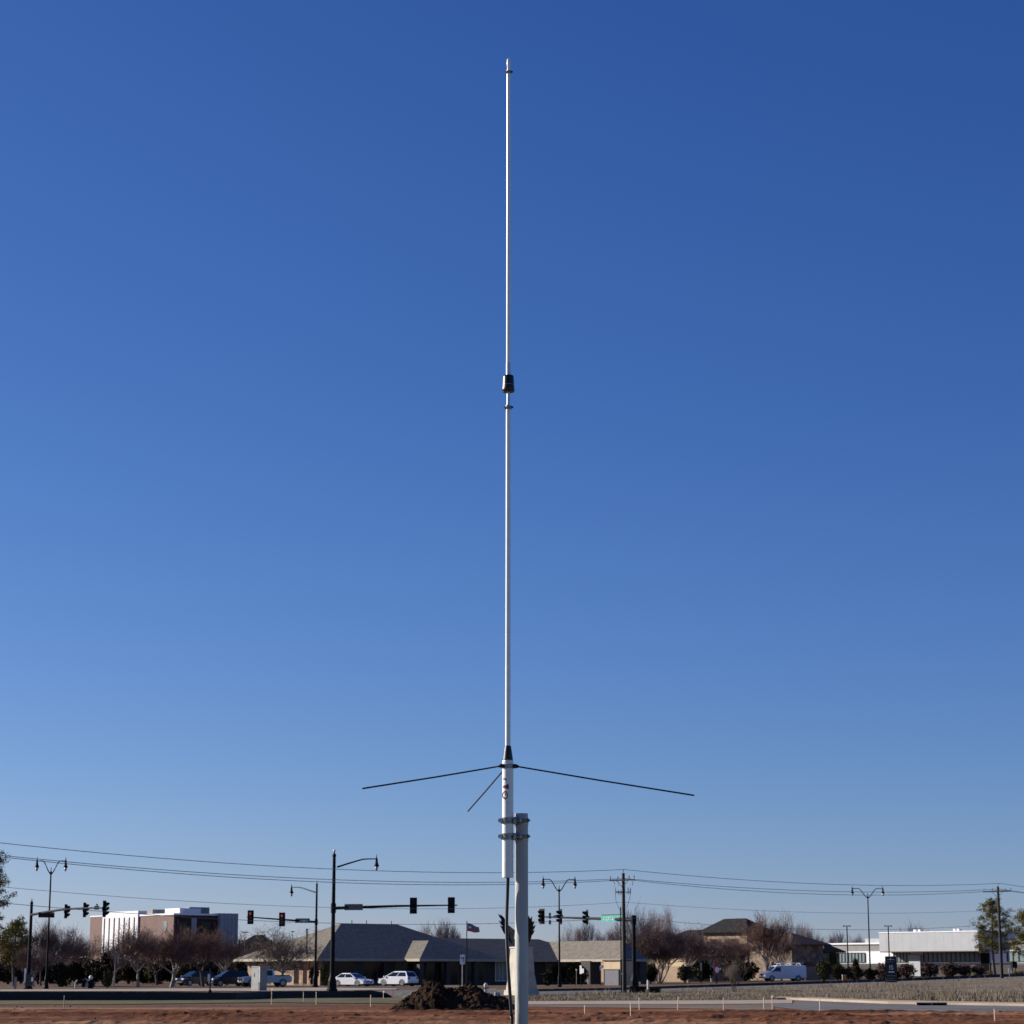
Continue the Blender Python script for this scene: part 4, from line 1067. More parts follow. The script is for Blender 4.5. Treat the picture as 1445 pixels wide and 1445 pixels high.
SHR = [
    (30, 305, 1346, 50, 'dark evergreen behind the far left signal pole, backmost', 'cedar'), (72, 305, 1348, 50, 'dark evergreen behind the far left lamp, backmost', 'cedar'), (110, 308, 1350, 46, 'dark evergreen in the back row before the low annexe', 'cedar'),
    (165, 308, 1350, 46, 'dark evergreen in the back row below the white panels', 'cedar'), (203, 308, 1352, 46, 'dark evergreen in the back row below the brick corner', 'cedar'), (243, 308, 1353, 46, 'dark evergreen in the back row behind the leaning pale trunk', 'cedar'),
    (275, 310, 1354, 44, 'dark evergreen in the back row left of the blue minivan', 'cedar'), (316, 305, 1356, 40, 'dark evergreen in the back row above the blue minivan', 'cedar'),
    (12, 290, 1352, 46, 'dark evergreen mass at the left edge, left of the signal pole', 'cedar'), (55, 292, 1350, 44, 'dark evergreen between the far left signal and lamp', 'cedar'),
    (88, 240, 1358, 30, 'rounded dark evergreen right of the far left lamp', 'cedar'), (108, 250, 1355, 26, 'dark evergreen left of the grey pipe assembly', 'cedar'),
    (133, 240, 1350, 30, 'dark evergreen behind the grey pipe assembly', 'cedar'), (150, 246, 1344, 26, 'tall dark evergreen left of the pale sign post', 'cedar'),
    (152, 225, 1368, 16, 'small olive bush at the foot of the pale sign post', 'olive'), (182, 292, 1352, 44, 'dark evergreen behind the first pale-trunked tree', 'cedar'),
    (222, 295, 1355, 44, 'dark evergreen between the pale-trunked trees', 'cedar'), (262, 262, 1362, 28, 'olive-tinged evergreen right of the second pale-trunked tree', 'olive'),
    (296, 300, 1355, 46, 'dark evergreen behind the dark parked car', 'cedar'), (322, 268, 1352, 22, 'narrow olive conifer behind the dark blue car', 'olive'), (338, 285, 1350, 26, 'dark evergreen under the left end of the pale roof', 'cedar'),
    (459, 250, 1356, 16, 'narrow olive shrub at the near corner of the bank', 'olive'), (443, 255, 1362, 16, 'dark shrub left of the big signal pole', 'cedar'),
    (340, 390, 1322, 16, 'dark evergreen on the dark roof line right of the brick block', 'cedar'), (370, 375, 1316, 22, 'dark evergreen rising above the distant dark roof', 'cedar'),
    (773, 255, 1368, 18, 'low dark shrub left of the central lamp foot', 'cedar'), (813, 262, 1358, 34, 'dark evergreen under the flat grey roof', 'cedar'),
    (918, 285, 1357, 22, 'dark rounded shrub left of the many-stemmed trunk', 'cedar'), (966, 285, 1360, 22, 'olive conical shrub right of the many-stemmed trunk', 'olive'),
    (988, 305, 1350, 38, 'dark evergreen mass right of the tan brick wall', 'cedar'), (1052, 316, 1355, 42, 'large dark evergreen left of the white van', 'cedar'), (1030, 310, 1356, 30, 'dark evergreen behind the twiggy sapling', 'cedar'),
    (1163, 288, 1353, 24, 'big dome-shaped dark evergreen right of the white van', 'olive'), (1182, 300, 1358, 22, 'dark evergreen right of the dome-shaped one', 'cedar'),
    (1176, 330, 1337, 14, 'small upright olive tree before the grey wall of the white building', 'olive'), (1208, 290, 1350, 12, 'little pointed conifer before the window band', 'cedar'),
    (1205, 300, 1362, 32, 'red-brown winter shrub under the window band', 'hedge_brown'), (1228, 296, 1366, 24, 'low dark shrub at the foot of the right twin-headed lamp', 'cedar'), (1247, 298, 1357, 26, 'red-brown winter shrub left of the black sign', 'hedge_brown'),
    (1280, 292, 1357, 28, 'rounded brown winter shrub right of the black sign', 'hedge_brown'), (1312, 290, 1356, 30, 'rounded dark brown shrub beside the entrance drive', 'hedge_brown'),
    (1340, 300, 1357, 28, 'brown hedge below the teal windows, left part', 'hedge_brown'), (1361, 300, 1358, 26, 'brown hedge below the teal windows, middle part', 'hedge_brown'), (1380, 300, 1360, 20, 'brown hedge below the teal windows, right end', 'hedge_brown'),
    (1398, 280, 1369, 15, 'tan clump of ornamental grass left of the right pine trunk', 'straw'), (1375, 285, 1372, 6, 'tiny tan grass clump at the end of the brown hedge', 'straw'), (1436, 285, 1368, 22, 'tan clump of ornamental grass at the right edge', 'straw'),
    (1264, 305, 1364, 22, 'low dark shrub behind the black sign', 'cedar'), (1196, 305, 1364, 14, 'low dark brown shrub left of the window band shrubs', 'hedge_brown'),
]
for i, (px, Y, pt, wp, lb, m_) in enumerate(SHR):
    shrub(px, Y, pt, wp, lb, m_, i % 3 if m_ != 'straw' else 0, name='ornamental_grass' if m_ == 'straw' else 'evergreen_shrub' if m_ != 'hedge_brown' else 'winter_shrub')

def pine(px, Y, ptop, wpx, label, seed, trunk_px=None, low=.25, dens=1.0):
    g = gp(px, Y); H = P(px, ptop, Y).z - g.z; W = wpx / sc(Y) / 2
    r = random.Random(seed)
    t = thing('pine_tree', label, 'tree', g, 0, 'pine trees at the edges')
    tr = MB(); cr_v = []; cr_f = []
    lean = r.uniform(-.03, .03)
    def tp(u): return Vector((lean * H * u + .12 * math.sin(u * 5 + seed), .1 * math.cos(u * 4), H * u))
    tr.tube([tp(q / 10) - Vector((0, 0, .2 if q == 0 else 0)) for q in range(11)], [.19 * (1 - .85 * q / 10) + .015 for q in range(11)], 8)
    def tuft(c, s):
        for _ in range(int(26 * dens)):
            d = Vector((r.gauss(0, 1), r.gauss(0, 1), r.gauss(.35, .9))).normalized(); o = len(cr_v)
            c2 = c + Vector((r.gauss(0, .5), r.gauss(0, .5), r.gauss(0, .28))) * s
            w_ = d.orthogonal().normalized() * .045
            cr_v.extend([c2 - w_, c2 + w_, c2 + d * s * r.uniform(.5, .9)]); cr_f.append((o, o + 1, o + 2))
    n = 30
    for k in range(n):
        u = low + (1 - low) * (k + r.random() * .6) / n
        prof = (math.sin(min(1, (u - low) / (1 - low) * 1.25 + .25) * math.pi * .62 + .35)) if u < .8 else (1.05 - u) * 2.8
        L = W * max(.18, min(1.1, prof)) * r.uniform(.55, 1.12)
        a = k * 2.4 + r.uniform(-.4, .4)
        d = Vector((math.cos(a), math.sin(a), r.uniform(.0, .45)))
        p0 = tp(u); p1 = p0 + d * L * .55 - Vector((0, 0, .12)); p2 = p0 + d * L + Vector((0, 0, .25))
        tr.tube([p0, p1, p2], [.05, .035, .015], 5)
        for q in range(4 + int(L * 2.6)):
            f = r.uniform(.42, 1.05); c = p1.lerp(p2, max(0, (f - .5) * 2)) if f > .5 else p0.lerp(p1, f * 2)
            c = c + Vector((r.gauss(0, .28), r.gauss(0, .28), r.gauss(.1, .16)))
            tuft(c, r.uniform(.32, .55))
    for q in range(8): tuft(tp(1) - Vector((r.gauss(0, .15), r.gauss(0, .15), q * .16)), .35)
    tr.build('trunk', M['bark_dark'], t)
    b = MB(); b.add(cr_v, cr_f); b.build('crown', M['needle'], t)
    return t
pine(1404, 262, 1273, 62, 'olive pine tree just left of the plain utility pole', 3, low=.30)
pine(1450, 270, 1288, 56, 'dark pine cut off by the right edge of the picture', 5, low=.30)
pine(-14, 225, 1206, 64, 'tall pine cut off by the left edge of the picture', 8, low=.32)
pine(20, 250, 1302, 52, 'shorter yellowish pine beside the left edge', 9, low=.35)

# ------------------------------------------------------------------ vehicles
def loft_body(prof, W, shrink=.9, inset=.10, tumble=None):
    """side outline (x,z) swept across the width with rounded flanks"""
    cx = sum(p[0] for p in prof) / len(prof); cz = sum(p[1] for p in prof) / len(prof)
    sl = [(-W / 2, shrink), (-W / 2 + inset * .35, .5 + shrink / 2), (-W / 2 + inset, 1.0), (0, 1.012), (W / 2 - inset, 1.0), (W / 2 - inset * .35, .5 + shrink / 2), (W / 2, shrink)]
    n = len(prof); vs = []; fs = []
    for y, k in sl:
        for x, z in prof:
            yy = y
            if tumble and z > tumble[0]: yy = y * (1 - tumble[1] * (z - tumble[0]))
            vs.append((cx + (x - cx) * (1 - (1 - k) * .35), yy, cz + (z - cz) * k))
    for i in range(len(sl) - 1):
        for k in range(n): fs.append((i * n + k, (i + 1) * n + k, (i + 1) * n + (k + 1) % n, i * n + (k + 1) % n))
    fs.append(tuple(range(n))); fs.append(tuple(reversed(range((len(sl) - 1) * n, len(sl) * n))))
    b = MB(); b.add(vs, fs); return b
def wheel(parent, x, y, r, side):
    b = MB(); b.tube([(x, y - side * .22, r), (x, y - side * .02, r), (x, y, r)], [r, r, r * .93], 20); w_ = b.build('wheel', M['tyre'], parent)
    b = MB(); b.tube([(x, y - side * .01, r), (x, y + side * .012, r)], [r * .68, r * .62], 16); b.build('rim', M['rim'], w_)
    b = MB(); N = 18; vs = []; 
    for rr in (r * 1.02, r * 1.2):
        for q in range(N + 1):
            a = R(-12) + R(204) * q / N; vs.append((x + math.cos(a) * rr, y + side * .012, r + math.sin(a) * rr))
    b.add(vs, [(q, q + 1, N + 2 + q, N + 1 + q) for q in range(N)]); b.build('wheel_arch', M['trim'], w_)
def car(name, label, cat, at, rz, paint, L, W, Hc, belt, body, green, axles, rw, group=None, roofrack=False):
    """x forward. body: lower outline; green: (x_rear_base, x_rear_top, x_front_top, x_front_base)"""
    t = thing(name, label, cat, at, rz, group)
    loft_body(body, W, .94, .16).build('body', paint, t)
    xr0, xr1, xf1, xf0 = green; wb = W / 2 - .07; wt = W / 2 - .24; z0 = belt - .04; z1 = Hc - .07
    b = MB()
    vs = [(xr0, -wb, z0), (xf0, -wb, z0), (xf0, wb, z0), (xr0, wb, z0), (xr1, -wt, z1), (xf1, -wt, z1), (xf1, wt, z1), (xr1, wt, z1),
          (xr1 + .15, -wt + .12, Hc), (xf1 - .15, -wt + .12, Hc), (xf1 - .15, wt - .12, Hc), (xr1 + .15, wt - .12, Hc)]
    b.add(vs, [(0, 1, 5, 4), (1, 2, 6, 5), (2, 3, 7, 6), (3, 0, 4, 7), (4, 5, 9, 8), (5, 6, 10, 9), (6, 7, 11, 10), (7, 4, 8, 11), (8, 9, 10, 11)]); b.build('cabin', paint, t)
    def quad(name, pts, out, m=M['car_glass']):
        c = MB(); n = (Vector(pts[1]) - Vector(pts[0])).cross(Vector(pts[2]) - Vector(pts[0])).normalized()
        if n.dot(Vector(out)) < 0: n = -n
        c.slab([Vector(p) for p in pts], n, .012); c.build(name, m, t)
    def side(s, u0, u1, v0=.14, v1=.92):
        def pt(u, v):
            xb = xr0 + (xf0 - xr0) * u; xt = xr1 + (xf1 - xr1) * u
            return (xb + (xt - xb) * v, s * (wb + (wt - wb) * v), z0 + (z1 - z0) * v)
        return [pt(u0, v0), pt(u1, v0), pt(u1, v1), pt(u0, v1)]
    for s in (-1, 1):
        for u0, u1 in ((.06, .46), (.50, .94)): quad('side_window', side(s, u0, u1), (0, s, .3))
    def end(xb, xt, o):
        q = [(-.86, .12), (.86, .12), (.84, .93), (-.84, .93)]
        quad('windshield' if o > 0 else 'rear_window', [(xb + (xt - xb) * v, u * (wb + (wt - wb) * v), z0 + (z1 - z0) * v) for u, v in q], (o, 0, .3))
    end(xf0, xf1, 1); end(xr0, xr1, -1)
    for ax in axles:
        for s in (-1, 1): wheel(t, ax, s * W / 2, rw, s)
    xf = max(p[0] for p in body); xr = min(p[0] for p in body)
    for s in (-1, 1):
        b = MB(); b.box((xf - .10, s * (W / 2 - .30), belt - .26), (.16, .42, .16)); b.build('headlight', M['headlight'], t)
        b = MB(); b.box((xr + .06, s * (W / 2 - .22), belt - .14), (.12, .30, .2)); b.build('taillight', M['taillight'], t)
        b = MB(); b.box((xf0 - .25, s * (W / 2 + .06), belt + .04), (.14, .18, .13)); b.build('mirror', paint, t)
    b = MB(); b.box((xf - .03, 0, .48), (.06, W * .55, .18)); b.build('grille', M['trim'], t)
    b = MB(); b.box((xr + .0, 0, .62), (.05, .5, .14)); b.build('number_plate', M['sign_white'], t)
    return t
SEDAN = [(-2.35, .35), (-2.38, .62), (-2.3, .92), (-1.75, .98), (-1.2, .95), (.9, .93), (1.6, .82), (2.15, .68), (2.33, .5), (2.3, .3), (1.2, .2), (-1.2, .2)]
SUVB = [(-2.2, .4), (-2.25, .7), (-2.2, 1.05), (-1.6, 1.07), (.95, 1.04), (1.55, .93), (2.02, .78), (2.22, .55), (2.2, .35), (1.2, .25), (-1.2, .25)]
def place(px, Y): return gp(px, Y)
# white sedan: nose to the right and towards us
car('parked_car', 'white sedan parked nose right under the dark front of the bank', 'car', place(498, 247), R(-36), M['car_white'], 4.7, 1.85, 1.46, .95, SEDAN, (-1.95, -1.15, .25, 1.15), (-1.4, 1.42), .34, 'cars parked by the bank')
# white SUV: nose to the left and away, tail to the right and towards us
car('parked_car', 'white sport utility vehicle parked with its dark rear window to the right', 'car', place(562, 249), R(142), M['car_white'], 4.5, 1.85, 1.66, 1.05, SUVB, (-2.12, -1.72, .15, 1.45), (-1.35, 1.35), .37, 'cars parked by the bank')
car('parked_car', 'dark blue minivan parked left of the pale utility cabinet', 'car', place(324, 250), R(206), M['car_blue'], 4.6, 1.9, 1.75, 1.05, SUVB, (-2.1, -1.85, .4, 1.5), (-1.35, 1.35), .36, 'cars parked by the bank')
car('parked_car', 'almost black car half hidden under the bare tree', 'car', place(276, 256), R(222), M['car_black'], 4.6, 1.9, 1.65, 1.05, SUVB, (-2.1, -1.85, .4, 1.5), (-1.35, 1.35), .36, 'cars parked by the bank')

def pickup():
    at = place(374, 244); t = thing('pickup_truck', 'white pickup truck mostly hidden behind the pale utility cabinet', 'pickup truck', at, R(205), 'cars parked by the bank')
    body = [(-2.8, .55), (-2.82, 1.05), (-2.7, 1.15), (.2, 1.12), (1.0, 1.15), (2.2, 1.1), (2.75, .95), (2.85, .6), (2.75, .45), (-2.6, .45)]
    loft_body(body, 2.0, .95, .12).build('body', M['car_grey'], t)
    b = MB(); vs = [(-.9, -.92, 1.08), (1.4, -.92, 1.08), (1.4, .92, 1.08), (-.9, .92, 1.08), (-.7, -.78, 1.85), (.65, -.78, 1.85), (.65, .78, 1.85), (-.7, .78, 1.85)]
    b.add(vs, [(0, 1, 5, 4), (1, 2, 6, 5), (2, 3, 7, 6), (3, 0, 4, 7), (4, 5, 6, 7)]); b.build('cab', M['car_white'], t)
    b = MB(); b.slab([(1.40, -.78, 1.16), (1.40, .78, 1.16), (.74, .7, 1.78), (.74, -.7, 1.78)], (.7, 0, .6), .02); b.build('windshield', M['car_glass'], t)
    for s in (-1, 1):
        b = MB(); b.slab([(-.6, s * .90, 1.18), (1.0, s * .90, 1.18), (.5, s * .80, 1.76), (-.55, s * .80, 1.76)], (0, s, .2), .02); b.build('side_window', M['car_glass'], t)
        for ax in (-1.75, 1.8): wheel(t, ax, s * 1.0, .40, s)
        b = MB(); b.box((2.72, s * .72, .92), (.16, .36, .2)); b.build('headlight', M['headlight'], t)
    b = MB(); b.box((2.84, 0, .78), (.08, 1.0, .28)); b.build('grille', M['trim'], t)
    b = MB(); b.lim(-2.6, -1.0, -.85, .85, 1.13, 1.25); b.build('bed_liner', M['trim'], t)
    b = MB(); b.box((.1, 0, 2.02), (.7, 1.1, .3)); b.build('roof_box', M['fascia'], t)
pickup()

def van():
    at = place(1105, 296); t = thing('cargo_van', 'white cargo van with a roof ladder rack, nose to the left', 'van', at, R(194))
    L = 5.9; W = 2.02
    prof = [(-2.95, .45), (-2.97, 1.0), (-2.93, 1.9), (-2.8, 2.06), (-1.0, 2.11), (1.05, 2.08), (1.35, 1.98), (2.0, 1.30), (2.6, 1.16), (2.9, 1.02), (2.97, .75), (2.9, .42), (1.5, .32), (-1.5, .32)]
    loft_body(prof, W, .96, .18, (1.15, .10)).build('body', M['car_white'], t)
    b = MB(); b.slab([(2.02, -.82, 1.34), (2.02, .82, 1.34), (1.45, .76, 1.93), (1.45, -.76, 1.93)], (.75, 0, .6), .03); b.build('windshield', M['car_glass'], t)
    for s in (-1, 1):
        b = MB(); b.slab([(.62, s * .985, 1.28), (1.72, s * .985, 1.28), (1.32, s * .925, 1.84), (.62, s * .925, 1.84)], (0, s, .1), .02); b.build('side_window', M['car_glass'], t)
        for ax in (-1.75, 1.95): wheel(t, ax, s * W / 2, .37, s)
        b = MB(); b.box((2.86, s * .74, .90), (.2, .34, .24)); b.build('headlight', M['headlight'], t)
        b = MB(); b.box((1.85, s * 1.12, 1.34), (.12, .22, .26)); b.build('mirror', M['trim'], t)
        b = MB(); b.box((-2.92, s * .88, 1.1), (.08, .14, .4)); b.build('taillight', M['taillight'], t)
        b = MB(); b.box((.0, s * 1.012, 1.05), (1.4, .006, 1.4)); b.build('side_door', M['car_white'], t)
    b = MB(); b.box((2.93, 0, .86), (.12, 1.05, .26)); b.build('grille', M['chrome'], t)
    b = MB(); b.box((2.95, 0, .52), (.2, 1.95, .2)); b.build('bumper', M['chrome'], t)
    b = MB()
    for x in (-2.2, -.8, .6): b.box((x, 0, 2.30), (.06, 1.5, .05)); b.box((x, -.72, 2.2), (.05, .05, .24)); b.box((x, .72, 2.2), (.05, .05, .24))
    for y in (-.7, .7, -.25): b.box((-.8, y, 2.33), (3.6, .05, .05))
    for x in (-2.3, -1.6, -.9, -.2, .5): b.box((x, -.48, 2.4), (.05, .5, .05))
    b.lim(-2.5, .9, -.74, -.70, 2.38, 2.43); b.lim(-2.5, .9, -.24, -.2, 2.38, 2.43)
    rk = b.build('roof_rack', M['white_paint'], t)
van()

# ------------------------------------------------------------------ monument with eagle
def monument():
    Y = 158; g = gp(736, Y); s = 1 / sc(Y)
    t = thing('stone_monument', 'tapered pale stone monument plinth behind the grey antenna pole', 'monument', g, R(25))
    H = P(736, 1338, Y).z - g.z
    def taper(z0, z1, w0, w1, m, nm):
        b = MB(); q = [(-1, -1), (1, -1), (1, 1), (-1, 1)]
        b.add([(x * w0, y * w0, z0) for x, y in q] + [(x * w1, y * w1, z1) for x, y in q], [(3, 2, 1, 0), (4, 5, 6, 7), (0, 1, 5, 4), (1, 2, 6, 5), (2, 3, 7, 6), (3, 0, 4, 7)]); return b.build(nm, m, t)
    taper(-.1, .35, .96, .93, M['limestone'], 'base'); taper(.35, 1.35, .84, .72, M['limestone'], 'base_course'); taper(1.35, H, .70, .60, M['limestone'], 'shaft'); taper(H, H + .1, .66, .64, M['limestone'], 'cap')
    e = thing('eagle_statue', 'dark bronze eagle with raised wings on the stone monument', 'statue', g + Vector((0, 0, H + .1)), 0)
    b = MB()   # body and tail
    b.tube([(.1, .35, -.0), (.12, .25, .35), (.05, .08, .75), (-.05, -.15, 1.1), (-.1, -.38, 1.38), (-.12, -.5, 1.5)], [.10, .24, .33, .28, .16, .12], 12)
    b.tube([(.3, .45, .02), (.2, .4, .25), (.14, .3, .5)], [.2, .14, .1], 8)
    b.build('body', M['bronze'], e, True)
    b = MB(); b.tube([(-.12, -.46, 1.46), (-.15, -.62, 1.6), (-.17, -.78, 1.58), (-.18, -.92, 1.47)], [.13, .15, .09, .02], 10); b.build('head', M['bronze'], e, True)
    def V(px, py, dy): p = P(px, py, Y) - g - Vector((0, 0, H + .1)); p.y = dy; return p
    def wing(root, tips, elbow):
        b = MB()
        n = len(tips)
        lead = [root[0], elbow, tips[0]]
        # covert sheet as a solid plus separate primaries
        base = [root[0], elbow] + [elbow.lerp(tp_, .72) for tp_ in tips] + [root[1]]
        b.slab(base, (0, 1, 0), .07)
        for k, tp_ in enumerate(tips):
            o = elbow.lerp(root[1], k / (n - 1) * .9); d = (tp_ - o); sd = Vector((d.z, 0, -d.x)).normalized() * .10
            m_ = o.lerp(tp_, .72)
            b.slab([o - sd, m_ - sd * .9, tp_, m_ + sd * .9, o + sd], (0, 1, 0), .05 + .008 * k)
        return b.build('wing', M['bronze'], e)
    wing((V(727, 1313, -.1), V(724, 1334, -.1)), [V(702.5, 1289, .5), V(706.5, 1290, .48), V(703.5, 1298, .45), V(705, 1305, .4), V(708, 1311, .35), V(714, 1319, .2)], V(716, 1304, .25))
    wing((V(741, 1321, .1), V(745, 1332, .1)), [V(746.5, 1292, -.5), V(751, 1293, -.48), V(754.5, 1299, -.45), V(756, 1305, -.4), V(754.5, 1312, -.35), V(750, 1319, -.2)], V(744, 1305, -.25))
monument()

# ------------------------------------------------------------------ flag, signs, posts
def flagpole():
    Y = 205; g = gp(658.5, Y); H = P(660, 1301, Y).z - g.z
    t = thing('flagpole', 'slim dark flagpole in front of the bank', 'flagpole', g)
    b = MB(); b.tube([(0, 0, 0), (0, 0, H)], [.06, .04], 8); b.build('pole', M['dark_pole'], t)
    b = MB(); b.lathe([(.01, 0), (.07, .06), (.01, .13)], (0, 0, H), 8); b.build('ball', M['sign_grey'], t)
    z1 = H - .1; Lf = 1.15
    f = thing('flag', 'small faded flag flying to the right from the slim flagpole', 'flag', g + Vector((0, 0, 0)))
    vs = []; fs = []; nx, nz = 12, 5
    for i in range(nx + 1):
        u = i / nx
        for j in range(nz + 1):
            v = j / nz
            vs.append((.05 + u * Lf * (.92 + .08 * v), .14 * math.sin(u * 7) * u, z1 - u * .34 - v * (.78 - .28 * u) + .05 * math.sin(u * 6 + v)))
    cells = lambda a, c: [(i * 6 + j, (i + 1) * 6 + j, (i + 1) * 6 + j + 1, i * 6 + j + 1) for i in range(nx) for j in range(nz) if (a <= j < c)]
    b = MB(); b.add(vs, cells(0, 3)); b.build('cloth', M['flag_blue'], f)
    b = MB(); b.add(vs, cells(3, 5)); b.build('stripe', M['flag_red'], f)
    c = MB(); c.box((.28, -.05, z1 - .38), (.26, .012, .16)); c.build('emblem', M['sign_white'], f)
flagpole()

def post_sign(name, px, Y, ptop, wpx, hpx, label, m, az=0, post=M['sign_grey'], marks=None, two=False, cat='sign'):
    g = gp(px, Y); t = thing(name, label, cat, g, az)
    zt = P(px, ptop, Y).z - g.z; h_ = hpx / sc(Y); w_ = wpx / sc(Y)
    b = MB()
    if two:
        for s in (-1, 1): b.box((s * w_ * .47, .06, (zt - h_ * .2) / 2), (.12, .09, zt - h_ * .2))
    else: b.tube([(0, .06, -.1), (0, .06, zt - .02)], .045, 8)
    b.build('post', post, t)
    b = MB(); b.box((0, 0, zt - h_ / 2), (w_, .03, h_)); p = b.build('panel', m, t)
    return t, p, zt - h_ / 2, w_, h_
t, p, zc, w_, h_ = post_sign('lane_sign', 652.5, 196, 1347, 7, 13.5, 'white lane-arrow sign on a thin post left of the flagpole', M['sign_white'], R(-4), M['fascia'])
b = MB()
b.slab([(-.15, -.017, zc + .14), (-.05, -.017, zc + .20), (-.02, -.017, zc + .08), (-.08, -.017, zc + .05), (-.16, -.017, zc + .06)], (0, -1, 0), .006)
b.slab([(.02, -.017, zc + .20), (.15, -.017, zc + .18), (.155, -.017, zc + .02), (.09, -.017, zc - .24), (.04, -.017, zc - .24), (.10, -.017, zc + .02), (.02, -.017, zc + .06)], (0, -1, 0), .006)
b.build('arrow_marks', M['black_ink'], p)
t, p, zc, w_, h_ = post_sign('sign_post', 162, 208, 1347, 3.0, 13, 'pale street sign seen nearly edge-on, before the first pale-trunked tree', M['sign_grey'], R(8), M['sign_grey'])
b = MB(); b.box((.28, .05, zc + .05), (.12, .03, h_ * 1.05)); b.build('panel', M['cabinet'], t)
t, p, zc, w_, h_ = post_sign('sale_sign', 1257.5, 218, 1349.5, 16, 36, 'black board on two posts with white lettering, standing in the right grass verge', M['sign_black'], R(-6), M['dark_pole'], two=True)
def text(body, size, x, z, parent, name='lettering', y=-.018):
    c = bpy.data.curves.new(name, 'FONT'); c.body = body; c.size = size; c.align_x = 'CENTER'; c.align_y = 'CENTER'; c.extrude = .004
    o = bpy.data.objects.new(name, c); COL.objects.link(o); o.parent = parent; o.location = (x, y, z); o.rotation_euler = (R(90), 0, 0); c.materials.append(M['sign_white'])
    bpy.context.view_layer.update(); me = bpy.data.meshes.new_from_object(o); bpy.data.objects.remove(o); o = bpy.data.objects.new(name, me); COL.objects.link(o); o.parent = parent; o.location = (x, y, z); o.rotation_euler = (R(90), 0, 0); return o
text('IS', .62, .02, zc + .16, p)
b = MB()
b.lim(-.26, .30, -.024, -.0155, zc - .30, zc - .20); b.build('underline', M['sign_white'], p)
b = MB(); b.slab([(-.02, -.0155, zc + 1.12), (.06, -.0155, zc + .98), (-.02, -.0155, zc + .86), (-.10, -.0155, zc + .98)], (0, -1, 0), .008); b.lim(-.34, -.16, -.022, -.0155, zc + .92, zc + .96); b.lim(.12, .34, -.022, -.0155, zc + .92, zc + .96); b.build('emblem', M['sign_white'], p)
b = MB(); r_ = random.Random(4)
for z, n in ((zc + .72, 5), (zc - .62, 6), (zc - .88, 5), (zc - 1.08, 6)):
    x = -.42
    for k in range(n):
        l = r_.uniform(.08, .15); b.lim(x, x + l, -.021, -.0155, z - .03, z + .03); x += l + .04
b.build('small_lettering', M['cabinet'], p)

t, p, zc, w_, h_ = post_sign('roadside_sign', 1011, 268, 1355, 7.5, 26, 'red pennant-shaped roadside sign with a bright white patch, left of the sapling', M['trim'], R(-20), M['dark_pole'])
p.scale = (.35, 1, .5); p.location = (0, .02, -.4)
b = MB(); b.slab([(-.32, -.02, zc + .2), (-.05, -.02, zc + 1.05), (.22, -.02, zc + .75), (.36, -.02, zc + .1), (.24, -.02, zc - .55), (.06, -.02, zc - .72), (-.2, -.02, zc - .4)], (0, -1, 0), .05); rp = b.build('red_panel', M['sign_red'], t)
b = MB(); n = 14; b.slab([(.10 + .26 * math.cos(2 * math.pi * k / n), -.075, zc - .02 + .34 * math.sin(2 * math.pi * k / n)) for k in range(n)], (0, -1, 0), .02); b.slab([(.36, -.075, zc + .15), (.58, -.075, zc + .22), (.62, -.075, zc + .02), (.40, -.075, zc - .05)], (0, -1, 0), .02); b.build('white_patch', M['sign_white'], rp)
post_sign('small_sign', 989.5, 275, 1358, 2.5, 12, 'narrow pale marker post left of the red sign', M['fascia'], 0, M['dark_pole'])
# bank drive-through fittings
t, p, zc, w_, h_ = post_sign('bank_kiosk', 852, 268, 1362, 11, 4, 'white arched kiosk hood on two legs beside the grey gate', M['sign_white'], R(-20), M['dark_brick'], two=True, cat='kiosk')
b = MB(); b.box((-.4, -.05, zc - .25), (.16, .1, .4)); b.box((.42, -.05, zc - .2), (.14, .1, .3)); b.build('bracket', M['sign_white'], t)
t, p, zc, w_, h_ = post_sign('direction_sign', 819.5, 252, 1362.5, 3.5, 11.5, 'small bright white sign on a dark post under the flat grey roof', M['sign_white'], R(-40), M['dark_pole'])
b = MB(); b.box((.3, -.02, zc - .12), (.34, .04, .5)); b.build('panel', M['sign_white'], t)
b = MB(); b.box((-.62, -.02, zc + .0), (.2, .04, .14)); b.tube([(-.62, 0, 0), (-.62, 0, zc)], .03, 6); b.build('marker', M['fascia'], t)
# edge-on pair of white mailbox and dark box by the right utility pole
t, p, zc, w_, h_ = post_sign('white_marker', 1424.5, 222, 1365.5, 3, 7.5, 'small white marker sign right of the plain utility pole', M['sign_white'], 0, M['sign_grey'])
g = gp(1431, 224); t = thing('mailbox', 'dark box on two legs right of the small white marker sign', 'mailbox', g, R(20))
b = MB(); b.box((0, 0, 1.15), (.55, .4, .45)); b.tube([(-.27, 0, 1.38), (.27, 0, 1.38)], .2, 10); b.build('box', M['dark_pole'], t)
for s in (-.2, .2):
    b = MB(); b.tube([(s, 0, -.1), (s, 0, .95)], .05, 8); b.build('leg', M['dark_pole'], t)

# parking lot lights at right
for px, pt, lb in ((1197, 1307, 'slim parking lot light left of the right twin-headed lamp'), (1255.5, 1307, 'slim parking lot light right of the right twin-headed lamp')):
    Y = 335; g = gp(px, Y); H = P(px, pt, Y).z - g.z
    t = thing('parking_light', lb, 'lamp post', g, 0, 'slim parking lot lights')
    b = MB(); b.tube([(0, 0, 0), (0, 0, H)], [.11, .08], 8); b.build('pole', M['dark_pole'], t)
    b = MB(); b.box((0, 0, H + .04), (.8, .08, .08)); b.build('arm', M['dark_pole'], t)
    for s in (-1, 1):
        b = MB(); b.box((s * .42, 0, H + .02), (.34, .4, .14)); b.build('lamp_head', M['dark_pole'], t)
